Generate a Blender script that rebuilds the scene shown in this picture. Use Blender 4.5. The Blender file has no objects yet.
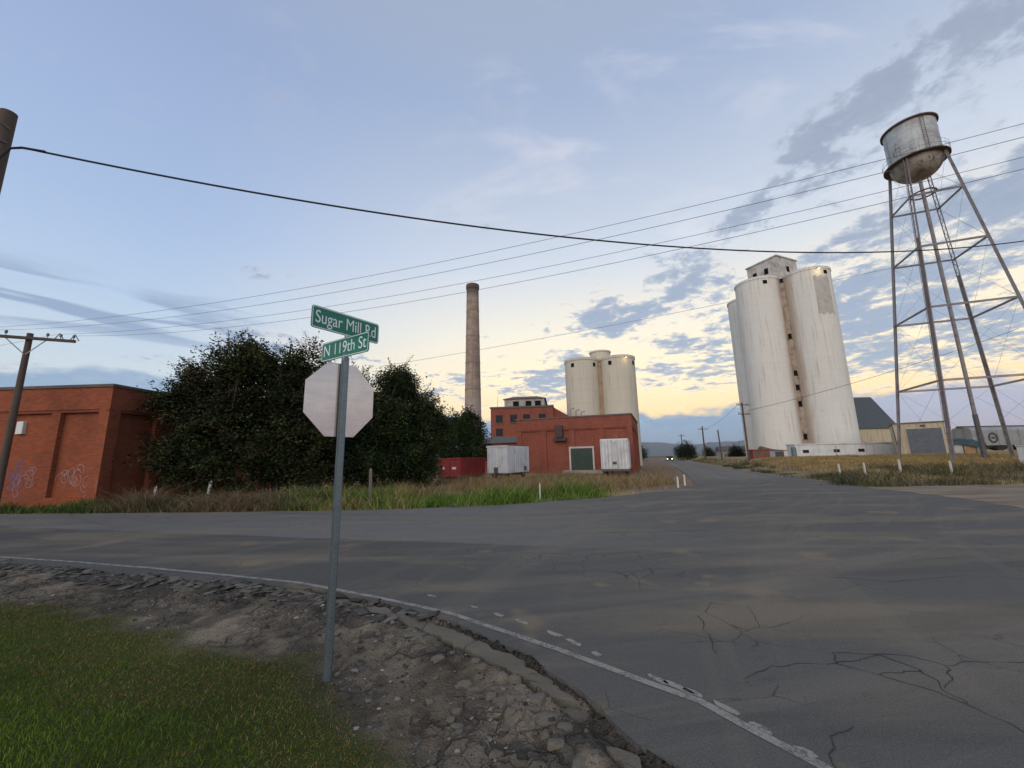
import bpy, bmesh, math, random
import numpy as np
from mathutils import Matrix, Vector, noise as mnoise
from mathutils.geometry import tessellate_polygon

rad = math.radians
SC = bpy.context.scene
COL = SC.collection
rnd = random.Random(11)
rng = np.random.default_rng(11)

# ------------------------------------------------------------------ camera
cam_data = bpy.data.cameras.new('camera')
cam = bpy.data.objects.new('camera', cam_data)
COL.objects.link(cam)
SC.camera = cam
PITCH, ROLL = rad(10.6), rad(1.2)
F_ = Vector((0, math.cos(PITCH), math.sin(PITCH)))
U0 = Vector((0, -math.sin(PITCH), math.cos(PITCH)))
R0 = Vector((1, 0, 0))
R_ = math.cos(ROLL) * R0 - math.sin(ROLL) * U0
U_ = math.cos(ROLL) * U0 + math.sin(ROLL) * R0
cam.matrix_world = Matrix(((R_.x, U_.x, -F_.x, 0), (R_.y, U_.y, -F_.y, 0), (R_.z, U_.z, -F_.z, 1.7), (0, 0, 0, 1)))
cam_data.sensor_width = 36
cam_data.lens = 14.0625
cam_data.clip_start = 0.05
cam_data.clip_end = 60000

# ------------------------------------------------------------------ sky and light
SUN_AZ, SUN_EL = 200.0, 24.0  # aims the added lamp from behind the camera, opposite the sunset glow


class NB:
    """small node-building helper"""

    def __init__(self, nt):
        self.nt = nt

    def put(self, sock, v):
        if isinstance(v, bpy.types.NodeSocket):
            self.nt.links.new(v, sock)
        elif isinstance(v, (tuple, list)) and len(v) == 3 and sock.type == 'RGBA':
            sock.default_value = (*v, 1)
        else:
            sock.default_value = v

    def m(self, op, a, b=None, c=None, clamp=False):
        n = self.nt.nodes.new('ShaderNodeMath')
        n.operation = op
        n.use_clamp = clamp
        for i, v in enumerate((a, b, c)):
            if v is not None:
                self.put(n.inputs[i], v)
        return n.outputs[0]

    def ss(self, v, a, b, lo=0.0, hi=1.0, kind='SMOOTHSTEP'):
        n = self.nt.nodes.new('ShaderNodeMapRange')
        n.interpolation_type = kind
        self.put(n.inputs['Value'], v)
        self.put(n.inputs['From Min'], a)
        self.put(n.inputs['From Max'], b)
        self.put(n.inputs['To Min'], lo)
        self.put(n.inputs['To Max'], hi)
        return n.outputs[0]

    def mix(self, f, a, b, mode='MIX'):
        n = self.nt.nodes.new('ShaderNodeMix')
        n.data_type = 'RGBA'
        n.blend_type = mode
        self.put(n.inputs[0], f)
        self.put(n.inputs[6], a)
        self.put(n.inputs[7], b)
        return n.outputs[2]

    def noise(self, vec, scale, detail=4, rough=.55, dist=0.0, out=0):
        n = self.nt.nodes.new('ShaderNodeTexNoise')
        if vec is not None:
            self.put(n.inputs['Vector'], vec)
        n.inputs['Scale'].default_value = scale
        n.inputs['Detail'].default_value = detail
        n.inputs['Roughness'].default_value = rough
        n.inputs['Distortion'].default_value = dist
        return n.outputs[out]

    def vor(self, vec, scale, feature='DISTANCE_TO_EDGE', rand=1.0):
        n = self.nt.nodes.new('ShaderNodeTexVoronoi')
        n.feature = feature
        if vec is not None:
            self.put(n.inputs['Vector'], vec)
        n.inputs['Scale'].default_value = scale
        n.inputs['Randomness'].default_value = rand
        return n.outputs[0]

    def xyz(self, v):
        n = self.nt.nodes.new('ShaderNodeSeparateXYZ')
        self.put(n.inputs[0], v)
        return n.outputs

    def vec(self, x, y, z):
        n = self.nt.nodes.new('ShaderNodeCombineXYZ')
        for i, v in enumerate((x, y, z)):
            self.put(n.inputs[i], v)
        return n.outputs[0]

    def mapv(self, v, scale=(1, 1, 1), loc=(0, 0, 0), rot=(0, 0, 0)):
        n = self.nt.nodes.new('ShaderNodeMapping')
        self.put(n.inputs[0], v)
        n.inputs['Location'].default_value = loc
        n.inputs['Rotation'].default_value = rot
        n.inputs['Scale'].default_value = scale
        return n.outputs[0]

    def ramp(self, f, stops, interp='EASE'):
        n = self.nt.nodes.new('ShaderNodeValToRGB')
        n.color_ramp.interpolation = interp
        e = n.color_ramp.elements
        while len(e) < len(stops):
            e.new(0.5)
        for k, (p, c) in zip(e, stops):
            k.position = p
            k.color = (*c, 1)
        self.put(n.inputs[0], f)
        return n.outputs[0]


world = bpy.data.worlds.new('World')
SC.world = world
world.use_nodes = True
wn = world.node_tree
W = NB(wn)
bg = wn.nodes['Background']
sky = wn.nodes.new('ShaderNodeTexSky')
sky.sky_type = 'NISHITA'
sky.sun_disc = False
sky.sun_elevation = rad(SUN_EL)
sky.sun_rotation = rad(SUN_AZ)
sky.air_density = 1.0
sky.dust_density = 1.5
sky.ozone_density = 1.5
gen = wn.nodes.new('ShaderNodeTexCoord').outputs['Generated']
dx, dy, dz = W.xyz(gen)
az = W.m('MULTIPLY', W.m('ARCTAN2', dx, dy), 57.2958)
el = W.m('MULTIPLY', W.m('ARCSINE', dz), 57.2958)
hor = W.m('MAXIMUM', W.m('SQRT', W.m('ADD', W.m('MULTIPLY', dx, dx), W.m('MULTIPLY', dy, dy))), 1e-4)
GA = rad(27)
toward = W.m('DIVIDE', W.m('ADD', W.m('MULTIPLY', dx, math.sin(GA)), W.m('MULTIPLY', dy, math.cos(GA))), hor)
warm = W.ss(toward, 0.30, 0.98)
zc = W.m('MAXIMUM', dz, 0.0)
cool_r = W.ramp(zc, [(0.0, (.74, .56, .47)), (.08, (.74, .66, .58)), (.17, (.58, .645, .68)), (.30, (.46, .57, .72)), (.45, (.37, .48, .69)),
                     (.70, (.295, .38, .58)), (1.0, (.36, .385, .43))], 'LINEAR')
warm_r = W.ramp(zc, [(0.0, (.92, .56, .34)), (.10, (1.16, .76, .27)), (.19, (1.16, .89, .46)), (.30, (.96, .86, .64)),
                     (.45, (.64, .68, .73)), (.72, (.345, .425, .59)), (1.0, (.36, .385, .43))], 'LINEAR')
clear = W.mix(warm, cool_r, warm_r)
# cloud layer seen in perspective on a flat deck
den = W.m('ADD', zc, 0.10)
deck = W.vec(W.m('DIVIDE', dx, den), W.m('DIVIDE', dy, den), 0.0)
deck_w = W.mapv(deck, rot=(0, 0, rad(20)))
n1 = W.noise(deck_w, 2.9, 7, .64, .25)
n2 = W.noise(W.mapv(deck, loc=(7, 3, 0)), 0.8, 2, .55)
CLOUDS = [  # azimuth, elevation, half-widths (deg), tilt, amount
    (56, 38, 12, 5.5, 30, .25), (57, 29.5, 11, 3.6, 8, .26), (40, 32.5, 6, 2.6, 15, .23), (34, 28.5, 5, 1.8, 20, .14),
    (23.5, 23.2, 10, 2.8, 16, .36), (15, 19.2, 8, 2.4, 12, .33), (6.5, 11.0, 8, 3.0, 10, .36), (25, 10.6, 9, 2.0, 0, .27),
    (45, 16, 11, 3.0, 5, .37), (47, 10.8, 12, 3.2, 0, .40), (54, 21.5, 10, 3.0, 10, .37), (42, 22.6, 6, 1.3, 10, .26),
    (28, 15.2, 7, 1.8, 5, .27), (31, 19.5, 5, 1.6, 10, .24), (-12, 10.5, 9, 1.8, 0, .23), (-30, 14.3, 8, 1.6, -4, .30),
    (39, 45, 7, 3.0, 20, .13), (75, 24, 14, 5, 10, .27), (95, 14, 16, 4, 0, .30), (-85, 18, 14, 4, 0, .22),
    (-120, 24, 16, 5, 10, .27), (160, 18, 26, 5, 0, .27)]
ae1 = W.vec(az, el, 1.0)


def vdot(a, b):
    n = wn.nodes.new('ShaderNodeVectorMath')
    n.operation = 'DOT_PRODUCT'
    W.put(n.inputs[0], a)
    n.inputs[1].default_value = b
    return n.outputs['Value']


cover = None
for (a0, e0, sa, se, tl, amt) in CLOUDS:
    ct, st = math.cos(rad(tl)), math.sin(rad(tl))
    u = vdot(ae1, (ct / sa, st / sa, -(a0 * ct + e0 * st) / sa))
    v = vdot(ae1, (-st / se, ct / se, (a0 * st - e0 * ct) / se))
    e_ = W.m('POWER', .45, W.m('MULTIPLY_ADD', u, u, W.m('MULTIPLY', v, v)))
    cover = W.m('MULTIPLY', e_, amt) if cover is None else W.m('MULTIPLY_ADD', e_, amt, cover)
cover = W.m('MINIMUM', cover, .36)
n3 = W.noise(W.mapv(deck, loc=(2, 9, 0)), 10.5, 5, .66, .25)
field = W.m('ADD', W.m('MULTIPLY_ADD', n1, 1.25, W.m('MULTIPLY', n2, .12)), W.m('ADD', cover, W.m('MULTIPLY', W.m('SUBTRACT', n3, .5), .72)))
dens = W.m('MULTIPLY', W.ss(field, .76, 1.10), W.ss(el, 3.0, 7.5))
# long smooth wave streaks low on the cool side
str_v = W.vec(W.m('MULTIPLY', az, .05), W.m('MULTIPLY', W.m('ADD', el, W.m('MULTIPLY', az, .02)), .42), 0.0)
str_n = W.noise(str_v, 1.4, 2, .4, .4)
str_band = W.m('MULTIPLY', W.ss(el, 11.5, 14.5), W.ss(el, 20.0, 16.5))
str_side = W.m('MULTIPLY', W.ss(az, -28, -42), W.ss(az, -100, -70))
streak = W.m('MULTIPLY', W.m('MULTIPLY', W.ss(str_n, .44, .54), .95), W.m('MULTIPLY', str_band, str_side))
# horizon bank
bank_n = W.noise(W.vec(W.m('MULTIPLY', az, .07), W.m('MULTIPLY', el, .16), 0.0), 1.0, 4, .6)
bank_top = W.m('ADD', W.ss(az, -25, -45, 1.2, 4.4), W.m('MULTIPLY', bank_n, 9.0))
bank = W.ss(W.m('SUBTRACT', el, bank_top), .8, -.4)
bank_col = W.mix(W.ss(az, 32, 48), (.135, .225, .40), (.40, .35, .48))
bank_col = W.mix(W.ss(az, -20, -40), bank_col, (.23, .33, .48))
bank_col = W.mix(W.m('MULTIPLY', W.ss(el, 3.6, .6), W.ss(az, 32, 48)), bank_col, (.74, .45, .50))
bank_col = W.mix(W.m('MULTIPLY', W.ss(W.m('ADD', bank_n, W.m('MULTIPLY', W.m('SUBTRACT', n3, .5), .5)), .42, .68), .40), bank_col, (.40, .46, .58))
cl_col = W.mix(W.ss(dens, .1, .9), W.mix(.5, clear, (.52, .53, .58)), W.mix(W.ss(el, 8, 28), W.mix(n3, (.17, .23, .36), (.30, .36, .47)), W.mix(n3, (.22, .26, .34), (.38, .42, .50))))
edge_glow = W.m('MULTIPLY', W.m('MULTIPLY', W.ss(dens, .0, .25), W.ss(dens, .6, .25)), W.m('MULTIPLY', W.m('MULTIPLY', warm, W.m('SUBTRACT', 1.0, bank)), W.ss(el, 30, 8)))
col = W.mix(streak, clear, (.27, .34, .48))
col = W.mix(bank, col, bank_col)
col = W.mix(W.m('MULTIPLY', dens, .92), col, cl_col)
col = W.mix(W.m('MULTIPLY', edge_glow, .6), col, (1.15, .90, .58))
# thin pale cirrus high up
ci_n = W.noise(W.mapv(deck, (1.0, 2.6, 1), (5, 1, 0), (0, 0, rad(35))), 1.6, 6, .62, .5)
cirrus = W.m('MULTIPLY', W.m('MULTIPLY', W.ss(ci_n, .50, .72), W.ss(el, 16, 30)), W.m('MULTIPLY', W.ss(toward, .6, .97), .42))
col = W.mix(W.m('MULTIPLY', cirrus, W.m('SUBTRACT', 1.0, dens)), col, (.80, .76, .78))
# bring to the Background's strength and lay the Nishita sky under it
sc10 = W.mix(1.0, col, (8.8, 8.8, 8.8), 'MULTIPLY')
tot = W.mix(1.0, sc10, W.mix(1.0, sky.outputs[0], (.32, .32, .32), 'MULTIPLY'), 'ADD')
wn.links.new(tot, bg.inputs['Color'])
bg.inputs['Strength'].default_value = 0.1

fill_sun = bpy.data.lights.new('fill_sun', 'SUN')  # soft lamp added behind the camera to light the silo fronts
fill_sun.energy = 1.25
fill_sun.angle = rad(60)
fill_sun.color = (1.0, .87, .74)
fill_sun_o = bpy.data.objects.new('fill_sun', fill_sun)
COL.objects.link(fill_sun_o)
src = Vector((math.sin(rad(SUN_AZ)) * math.cos(rad(SUN_EL)), math.cos(rad(SUN_AZ)) * math.cos(rad(SUN_EL)), math.sin(rad(SUN_EL))))
fill_sun_o.rotation_euler = (-src).to_track_quat('-Z', 'Y').to_euler()
fill_sun_o.location = src * 100

SC.view_settings.view_transform = 'Standard'
SC.view_settings.look = 'None'
SC.view_settings.gamma = 1
SC.view_settings.exposure = 0.2
SC.view_settings.use_curve_mapping = False
SC.cycles.max_bounces = 6
SC.cycles.transparent_max_bounces = 8
SC.cycles.use_denoising = True


# ------------------------------------------------------------------ helpers
def mat(name, color=(.5, .5, .5), rough=.8, metal=0.0, fn=None, spec=.5):
    """principled material; fn(B, bsdf, coords) adds procedural detail"""
    m = bpy.data.materials.new(name)
    m.use_nodes = True
    b = m.node_tree.nodes['Principled BSDF']
    b.inputs['Base Color'].default_value = (*color, 1)
    b.inputs['Roughness'].default_value = rough
    b.inputs['Metallic'].default_value = metal
    b.inputs['Specular IOR Level'].default_value = spec
    B = NB(m.node_tree)
    if fn:
        co = m.node_tree.nodes.new('ShaderNodeTexCoord').outputs['Object']
        fn(B, b, co)
    return m


def bump(B, b, h, strength=.4, dist=.02):
    n = B.nt.nodes.new('ShaderNodeBump')
    n.inputs['Strength'].default_value = strength
    n.inputs['Distance'].default_value = dist
    B.nt.links.new(h, n.inputs['Height'])
    B.nt.links.new(n.outputs[0], b.inputs['Normal'])


def grimy(color, dirt, rough=.8, metal=0.0, scale=1.5, amount=.5, streaks=True, rust=None):
    """painted or weathered surface: blotches, vertical runs, optional rust"""
    def fn(B, b, co):
        n = B.noise(co, scale, 6, .6)
        c = B.mix(B.m('MULTIPLY', B.ss(n, .42, .72), amount), color, dirt)
        if streaks:
            s = B.noise(B.mapv(co, (scale * 4, scale * 4, scale * .22)), 1.0, 5, .6)
            c = B.mix(B.m('MULTIPLY', B.ss(s, .5, .75), amount), c, dirt)
        if rust:
            r = B.noise(co, scale * 2.3, 8, .7)
            c = B.mix(B.ss(r, .57, .66), c, rust)
        f = B.noise(co, scale * 14, 3, .6)
        c = B.mix(.18, c, B.mix(f, (0, 0, 0), (1, 1, 1)), 'OVERLAY')
        B.nt.links.new(c, b.inputs['Base Color'])
        bump(B, b, n, .15, .02)
    return mat('weathered_paint', color, rough, metal, fn)


def brick_mat(c1, c2, mortar, dirt=(.10, .045, .03), scale=1.0):
    def fn(B, b, co):
        x, y, z = B.xyz(co)
        v = B.vec(B.m('ADD', x, y), z, 0.0)
        n = B.nt.nodes.new('ShaderNodeTexBrick')
        B.put(n.inputs['Vector'], v)
        B.put(n.inputs['Color1'], c1)
        B.put(n.inputs['Color2'], c2)
        B.put(n.inputs['Mortar'], mortar)
        n.inputs['Scale'].default_value = scale
        n.inputs['Mortar Size'].default_value = .007
        n.inputs['Mortar Smooth'].default_value = .3
        n.inputs['Brick Width'].default_value = .225
        n.inputs['Row Height'].default_value = .075
        c = n.outputs['Color']
        big = B.noise(co, .55, 5, .6)
        c = B.mix(B.m('MULTIPLY', B.ss(big, .45, .75), .45), c, dirt)
        st = B.noise(B.mapv(co, (2.6, 2.6, .22)), 1.0, 5, .65)
        c = B.mix(B.m('MULTIPLY', B.ss(st, .54, .74), .35), c, dirt)
        pale = B.noise(B.mapv(co, loc=(9, 4, 2)), 1.1, 6, .7)
        c = B.mix(B.m('MULTIPLY', B.ss(pale, .60, .78), .28), c, (.42, .26, .2))
        B.nt.links.new(c, b.inputs['Base Color'])
        bump(B, b, n.outputs['Fac'], -.5, .01)
    return mat('brick', c1, .9, 0, fn, .15)


def concrete_silo(base=(.74, .70, .63), stain=(.42, .33, .24), lift=1.2, seep=None):
    """slip-formed whitewashed concrete: pour rings, runs, flaking"""
    def fn(B, b, co):
        x, y, z = B.xyz(co)
        a = B.m('ARCTAN2', x, y)
        wob = B.noise(B.vec(B.m('MULTIPLY', a, 2.0), z, 0.0), .8, 3)
        ring = B.m('FRACT', B.m('ADD', B.m('DIVIDE', z, lift), B.m('MULTIPLY', wob, .05)))
        ln = B.m('MULTIPLY', B.ss(ring, .07, .0), .35)
        cell = B.m('FLOOR', B.m('DIVIDE', z, lift))
        tone = B.noise(B.vec(B.m('MULTIPLY', a, .9), B.m('MULTIPLY', cell, 3.7), 0.0), 1.0, 2)
        c = B.mix(B.m('MULTIPLY', tone, .45), base, tuple(v * .80 for v in base))
        c = B.mix(ln, c, tuple(v * .62 for v in base))
        run = B.noise(B.vec(B.m('MULTIPLY', a, 9.0), B.m('MULTIPLY', z, .10), 0.0), 1.0, 6, .65)
        c = B.mix(B.m('MULTIPLY', B.ss(run, .50, .72), .55), c, stain)
        fl = B.noise(B.vec(B.m('MULTIPLY', a, 3.6), z, 3.0), .65, 8, .7)
        c = B.mix(B.m('MULTIPLY', B.ss(fl, .60, .68), .35), c, (.50, .47, .43))
        if seep is not None:  # rusty seepage beside the joint, ragged and running down
            da = B.m('ABSOLUTE', B.m('SUBTRACT', a, seep))
            rag = B.noise(B.vec(B.m('MULTIPLY', a, 7.0), B.m('MULTIPLY', z, .16), 5.0), 1.0, 6, .65)
            wd = B.m('SUBTRACT', B.m('ADD', da, B.m('MULTIPLY', B.m('SUBTRACT', rag, .5), .9)), .10)
            c = B.mix(B.m('MULTIPLY', B.ss(wd, .38, .0), .55), c, B.mix(rag, (.30, .165, .08), (.54, .41, .29)))
        B.nt.links.new(c, b.inputs['Base Color'])
        bump(B, b, B.m('ADD', fl, B.m('MULTIPLY', ring, .2)), .25, .03)
    return mat('whitewashed_concrete', base, .9, 0, fn)


class MB:
    """mesh collector; build() links everything gathered as ONE mesh object"""

    def __init__(self):
        self.v, self.f = [], []

    def add(self, vs, fs):
        o = len(self.v)
        self.v += [tuple(p) for p in vs]
        self.f += [tuple(i + o for i in f) for f in fs]
        return self

    def box(self, x0, x1, y0, y1, z0, z1):
        vs = [(x, y, z) for z in (z0, z1) for y in (y0, y1) for x in (x0, x1)]
        return self.add(vs, [(0, 2, 3, 1), (4, 5, 7, 6), (0, 1, 5, 4), (2, 6, 7, 3), (0, 4, 6, 2), (1, 3, 7, 5)])

    def rbox(self, x0, x1, y0, y1, z0, z1, bev=.02):
        """box with chamfered edges"""
        bm = bmesh.new()
        bmesh.ops.create_cube(bm, size=1)
        for p in bm.verts:
            p.co = Vector(((x0 + x1) / 2 + p.co.x * (x1 - x0), (y0 + y1) / 2 + p.co.y * (y1 - y0), (z0 + z1) / 2 + p.co.z * (z1 - z0)))
        bmesh.ops.bevel(bm, geom=bm.edges[:], offset=bev, segments=2, affect='EDGES', profile=.5)
        bm.verts.index_update()
        self.add([p.co for p in bm.verts], [[p.index for p in f.verts] for f in bm.faces])
        bm.free()
        return self

    def cyl(self, p0, p1, r0, r1=None, n=12, cap=True):
        r1 = r0 if r1 is None else r1
        p0, p1 = Vector(p0), Vector(p1)
        d = (p1 - p0).normalized()
        a = d.orthogonal().normalized()
        b = d.cross(a)
        vs = []
        for p, r in ((p0, r0), (p1, r1)):
            for k in range(n):
                t = 2 * math.pi * k / n
                vs.append(p + (a * math.cos(t) + b * math.sin(t)) * r)
        fs = [(k, (k + 1) % n, n + (k + 1) % n, n + k) for k in range(n)]
        if cap:
            fs += [tuple(range(n - 1, -1, -1)), tuple(range(n, 2 * n))]
        return self.add(vs, fs)

    def tube(self, pts, r, n=6):
        pts = [Vector(p) for p in pts]
        rs = r if isinstance(r, (list, tuple)) else [r] * len(pts)
        ref = None
        vs, fs = [], []
        for i, p in enumerate(pts):
            d = (pts[min(i + 1, len(pts) - 1)] - pts[max(i - 1, 0)]).normalized()
            if ref is None:
                ref = d.orthogonal().normalized()
            a = (ref - d * ref.dot(d)).normalized()
            ref = a
            b = d.cross(a)
            vs += [p + (a * math.cos(2 * math.pi * k / n) + b * math.sin(2 * math.pi * k / n)) * rs[i] for k in range(n)]
        for i in range(len(pts) - 1):
            for k in range(n):
                fs.append((i * n + k, i * n + (k + 1) % n, (i + 1) * n + (k + 1) % n, (i + 1) * n + k))
        fs += [tuple(range(n - 1, -1, -1)), tuple(range((len(pts) - 1) * n, len(pts) * n))]
        return self.add(vs, fs)

    def lathe(self, prof, n=32, c=(0, 0)):
        vs, fs = [], []
        for r, z in prof:
            for k in range(n):
                t = 2 * math.pi * k / n
                vs.append((c[0] + r * math.cos(t), c[1] + r * math.sin(t), z))
        for i in range(len(prof) - 1):
            for k in range(n):
                fs.append((i * n + k, i * n + (k + 1) % n, (i + 1) * n + (k + 1) % n, (i + 1) * n + k))
        return self.add(vs, fs)

    def prism(self, poly, z0, z1):
        """poly: list of (x, y); z0/z1 numbers"""
        n = len(poly)
        tris = tessellate_polygon([[Vector((x, y, 0)) for x, y in poly]])
        vs = [(x, y, z0) for x, y in poly] + [(x, y, z1) for x, y in poly]
        area = sum(poly[i][0] * poly[(i + 1) % n][1] - poly[(i + 1) % n][0] * poly[i][1] for i in range(n))
        fs = [tuple(i + n for i in t) for t in tris] + [tuple(reversed(t)) for t in tris]
        for i in range(n):
            j = (i + 1) % n
            fs.append((i, j, n + j, n + i) if area > 0 else (j, i, n + i, n + j))
        return self.add(vs, fs)

    def ribbon(self, pts, w, z):
        """flat strip along (x, y) points; w number or list"""
        ws = w if isinstance(w, (list, tuple)) else [w] * len(pts)
        vs, fs = [], []
        for i, p in enumerate(pts):
            a, b = pts[max(i - 1, 0)], pts[min(i + 1, len(pts) - 1)]
            d = Vector((b[0] - a[0], b[1] - a[1])).normalized()
            vs += [(p[0] - d.y * ws[i] / 2, p[1] + d.x * ws[i] / 2, z), (p[0] + d.y * ws[i] / 2, p[1] - d.x * ws[i] / 2, z)]
        fs = [(2 * i, 2 * i + 1, 2 * i + 3, 2 * i + 2) for i in range(len(pts) - 1)]
        return self.add(vs, fs)

    def build(self, name, material, parent=None, smooth=False, angle=None):
        me = bpy.data.meshes.new(name)
        me.from_pydata(self.v, [], self.f)
        me.update()
        bm = bmesh.new()
        bm.from_mesh(me)
        bmesh.ops.recalc_face_normals(bm, faces=bm.faces[:]) if parent is not None or len(self.f) < 5000 else None
        bm.to_mesh(me)
        bm.free()
        if smooth:
            for p in me.polygons:
                p.use_smooth = True
            me.set_sharp_from_angle(angle=rad(angle or 40))
        me.materials.append(material)
        o = bpy.data.objects.new(name, me)
        COL.objects.link(o)
        if parent is not None:
            o.parent = parent
        return o


def tag(o, label=None, cat=None, group=None, kind=None):
    if label:
        o['label'] = label
    if cat:
        o['category'] = cat
    if group:
        o['group'] = group
    if kind:
        o['kind'] = kind
    return o


def thing(name, label, cat, loc=(0, 0, 0), rz=0.0, group=None):
    o = bpy.data.objects.new(name, None)
    o.empty_display_size = .3
    COL.objects.link(o)
    o.location = loc
    o.rotation_euler = (0, 0, rz)
    return tag(o, label, cat, group)


def copy_tree(o, parent=None):
    c = o.copy()
    COL.objects.link(c)
    c.parent = parent
    for ch in o.children:
        copy_tree(ch, c)
    return c


def sstep(a, b, x):
    t = np.clip((np.asarray(x, float) - a) / (b - a), 0, 1)
    return t * t * (3 - 2 * t)


def poly_dist(px, py, line):
    """distance from points to a polyline, and signed side (positive = left of travel)"""
    best = np.full(px.shape, 1e9)
    side = np.zeros(px.shape)
    for (ax, ay), (bx_, by_) in zip(line[:-1], line[1:]):
        ex, ey = bx_ - ax, by_ - ay
        L = ex * ex + ey * ey
        t = np.clip(((px - ax) * ex + (py - ay) * ey) / L, 0, 1)
        d = np.hypot(px - ax - t * ex, py - ay - t * ey)
        s = np.sign(ex * (py - ay) - ey * (px - ax))
        upd = d < best
        best = np.where(upd, d, best)
        side = np.where(upd, s, side)
    return best, side


def vnoise(x, y, scale, seed=0, octaves=4):
    """value noise on numpy arrays"""
    tot = np.zeros(np.shape(x))
    amp, nrm = 1.0, 0.0
    for o in range(octaves):
        u, v = x * scale, y * scale
        i, j = np.floor(u).astype(np.int64), np.floor(v).astype(np.int64)
        fu, fv = u - i, v - j
        fu, fv = fu * fu * (3 - 2 * fu), fv * fv * (3 - 2 * fv)

        def h(a, b):
            k = (a * 374761393 + b * 668265263 + (seed + o * 17) * 2246822519) & 0xFFFFFFFF
            k = ((k ^ (k >> 13)) * 1274126177) & 0xFFFFFFFF
            return ((k ^ (k >> 16)) & 0xFFFF) / 65535.0
        n = (h(i, j) * (1 - fu) + h(i + 1, j) * fu) * (1 - fv) + (h(i, j + 1) * (1 - fu) + h(i + 1, j + 1) * fu) * fv
        tot += n * amp
        nrm += amp
        amp *= .55
        scale *= 2.1
    return tot / nrm


def grid_mesh(name, X, Y, Z, material, kind='structure', color=None, parent=None):
    ny, nx = X.shape
    v = np.stack([X, Y, Z], -1).reshape(-1, 3)
    idx = np.arange(nx * ny).reshape(ny, nx)
    q = np.stack([idx[:-1, :-1], idx[:-1, 1:], idx[1:, 1:], idx[1:, :-1]], -1).reshape(-1, 4)
    me = bpy.data.meshes.new(name)
    me.vertices.add(len(v))
    me.vertices.foreach_set('co', v.astype(np.float32).ravel())
    me.loops.add(q.size)
    me.loops.foreach_set('vertex_index', q.astype(np.int32).ravel())
    me.polygons.add(len(q))
    me.polygons.foreach_set('loop_start', np.arange(0, q.size, 4, dtype=np.int32))
    me.polygons.foreach_set('use_smooth', np.ones(len(q), bool))
    if color is not None:
        at = me.color_attributes.new('tint', 'FLOAT_COLOR', 'POINT')
        at.data.foreach_set('color', color.reshape(-1, 4).astype(np.float32).ravel())
    me.update()
    me.validate()
    me.materials.append(material)
    o = bpy.data.objects.new(name, me)
    COL.objects.link(o)
    o.parent = parent
    if kind:
        o['kind'] = kind
    return o


def blades_mesh(name, P, H, Wd, lean, colr, material, parent=None, curl=.5):
    """many grass blades: P (n,3) roots, H heights, Wd widths, lean (n,2) tip offset, colr (n,3)"""
    n = len(P)
    a = rng.uniform(0, 2 * np.pi, n)
    wx, wy = np.cos(a) * Wd / 2, np.sin(a) * Wd / 2
    V = np.zeros((n, 5, 3))
    V[:, 0] = P + np.stack([-wx, -wy, np.zeros(n)], 1)
    V[:, 1] = P + np.stack([wx, wy, np.zeros(n)], 1)
    mid = P + np.stack([lean[:, 0] * (1 - curl), lean[:, 1] * (1 - curl), H * .55], 1)
    V[:, 2] = mid + np.stack([wx * .8, wy * .8, np.zeros(n)], 1)
    V[:, 3] = mid - np.stack([wx * .8, wy * .8, np.zeros(n)], 1)
    V[:, 4] = P + np.stack([lean[:, 0] * (1 + curl), lean[:, 1] * (1 + curl), H], 1)
    base = (np.arange(n) * 5)[:, None]
    loops = np.concatenate([base + [0, 1, 2, 3], base + [3, 2, 4]], 1).astype(np.int32)
    ls = (np.arange(n)[:, None] * 7 + np.array([0, 4])).ravel().astype(np.int32)
    me = bpy.data.meshes.new(name)
    me.vertices.add(n * 5)
    me.vertices.foreach_set('co', V.astype(np.float32).ravel())
    me.loops.add(n * 7)
    me.loops.foreach_set('vertex_index', loops.ravel())
    me.polygons.add(n * 2)
    me.polygons.foreach_set('loop_start', ls)
    at = me.color_attributes.new('tint', 'FLOAT_COLOR', 'POINT')
    c4 = np.concatenate([np.repeat(colr[:, None], 5, 1), np.ones((n, 5, 1))], 2)
    at.data.foreach_set('color', c4.astype(np.float32).ravel())
    me.update()
    me.validate()
    me.materials.append(material)
    o = bpy.data.objects.new(name, me)
    COL.objects.link(o)
    o.parent = parent
    return o


def tint_fn(var=.25, scale=3.0):
    def fn(B, b, co):
        at = B.nt.nodes.new('ShaderNodeVertexColor')
        at.layer_name = 'tint'
        n = B.noise(co, scale, 4)
        c = B.mix(var, at.outputs[0], B.mix(n, (0, 0, 0), (1, 1, 1)), 'OVERLAY')
        B.nt.links.new(c, b.inputs['Base Color'])
    return fn


MAT_BLADE = mat('plant_blade', (.1, .12, .03), .75, 0, tint_fn(), .12)

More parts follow.
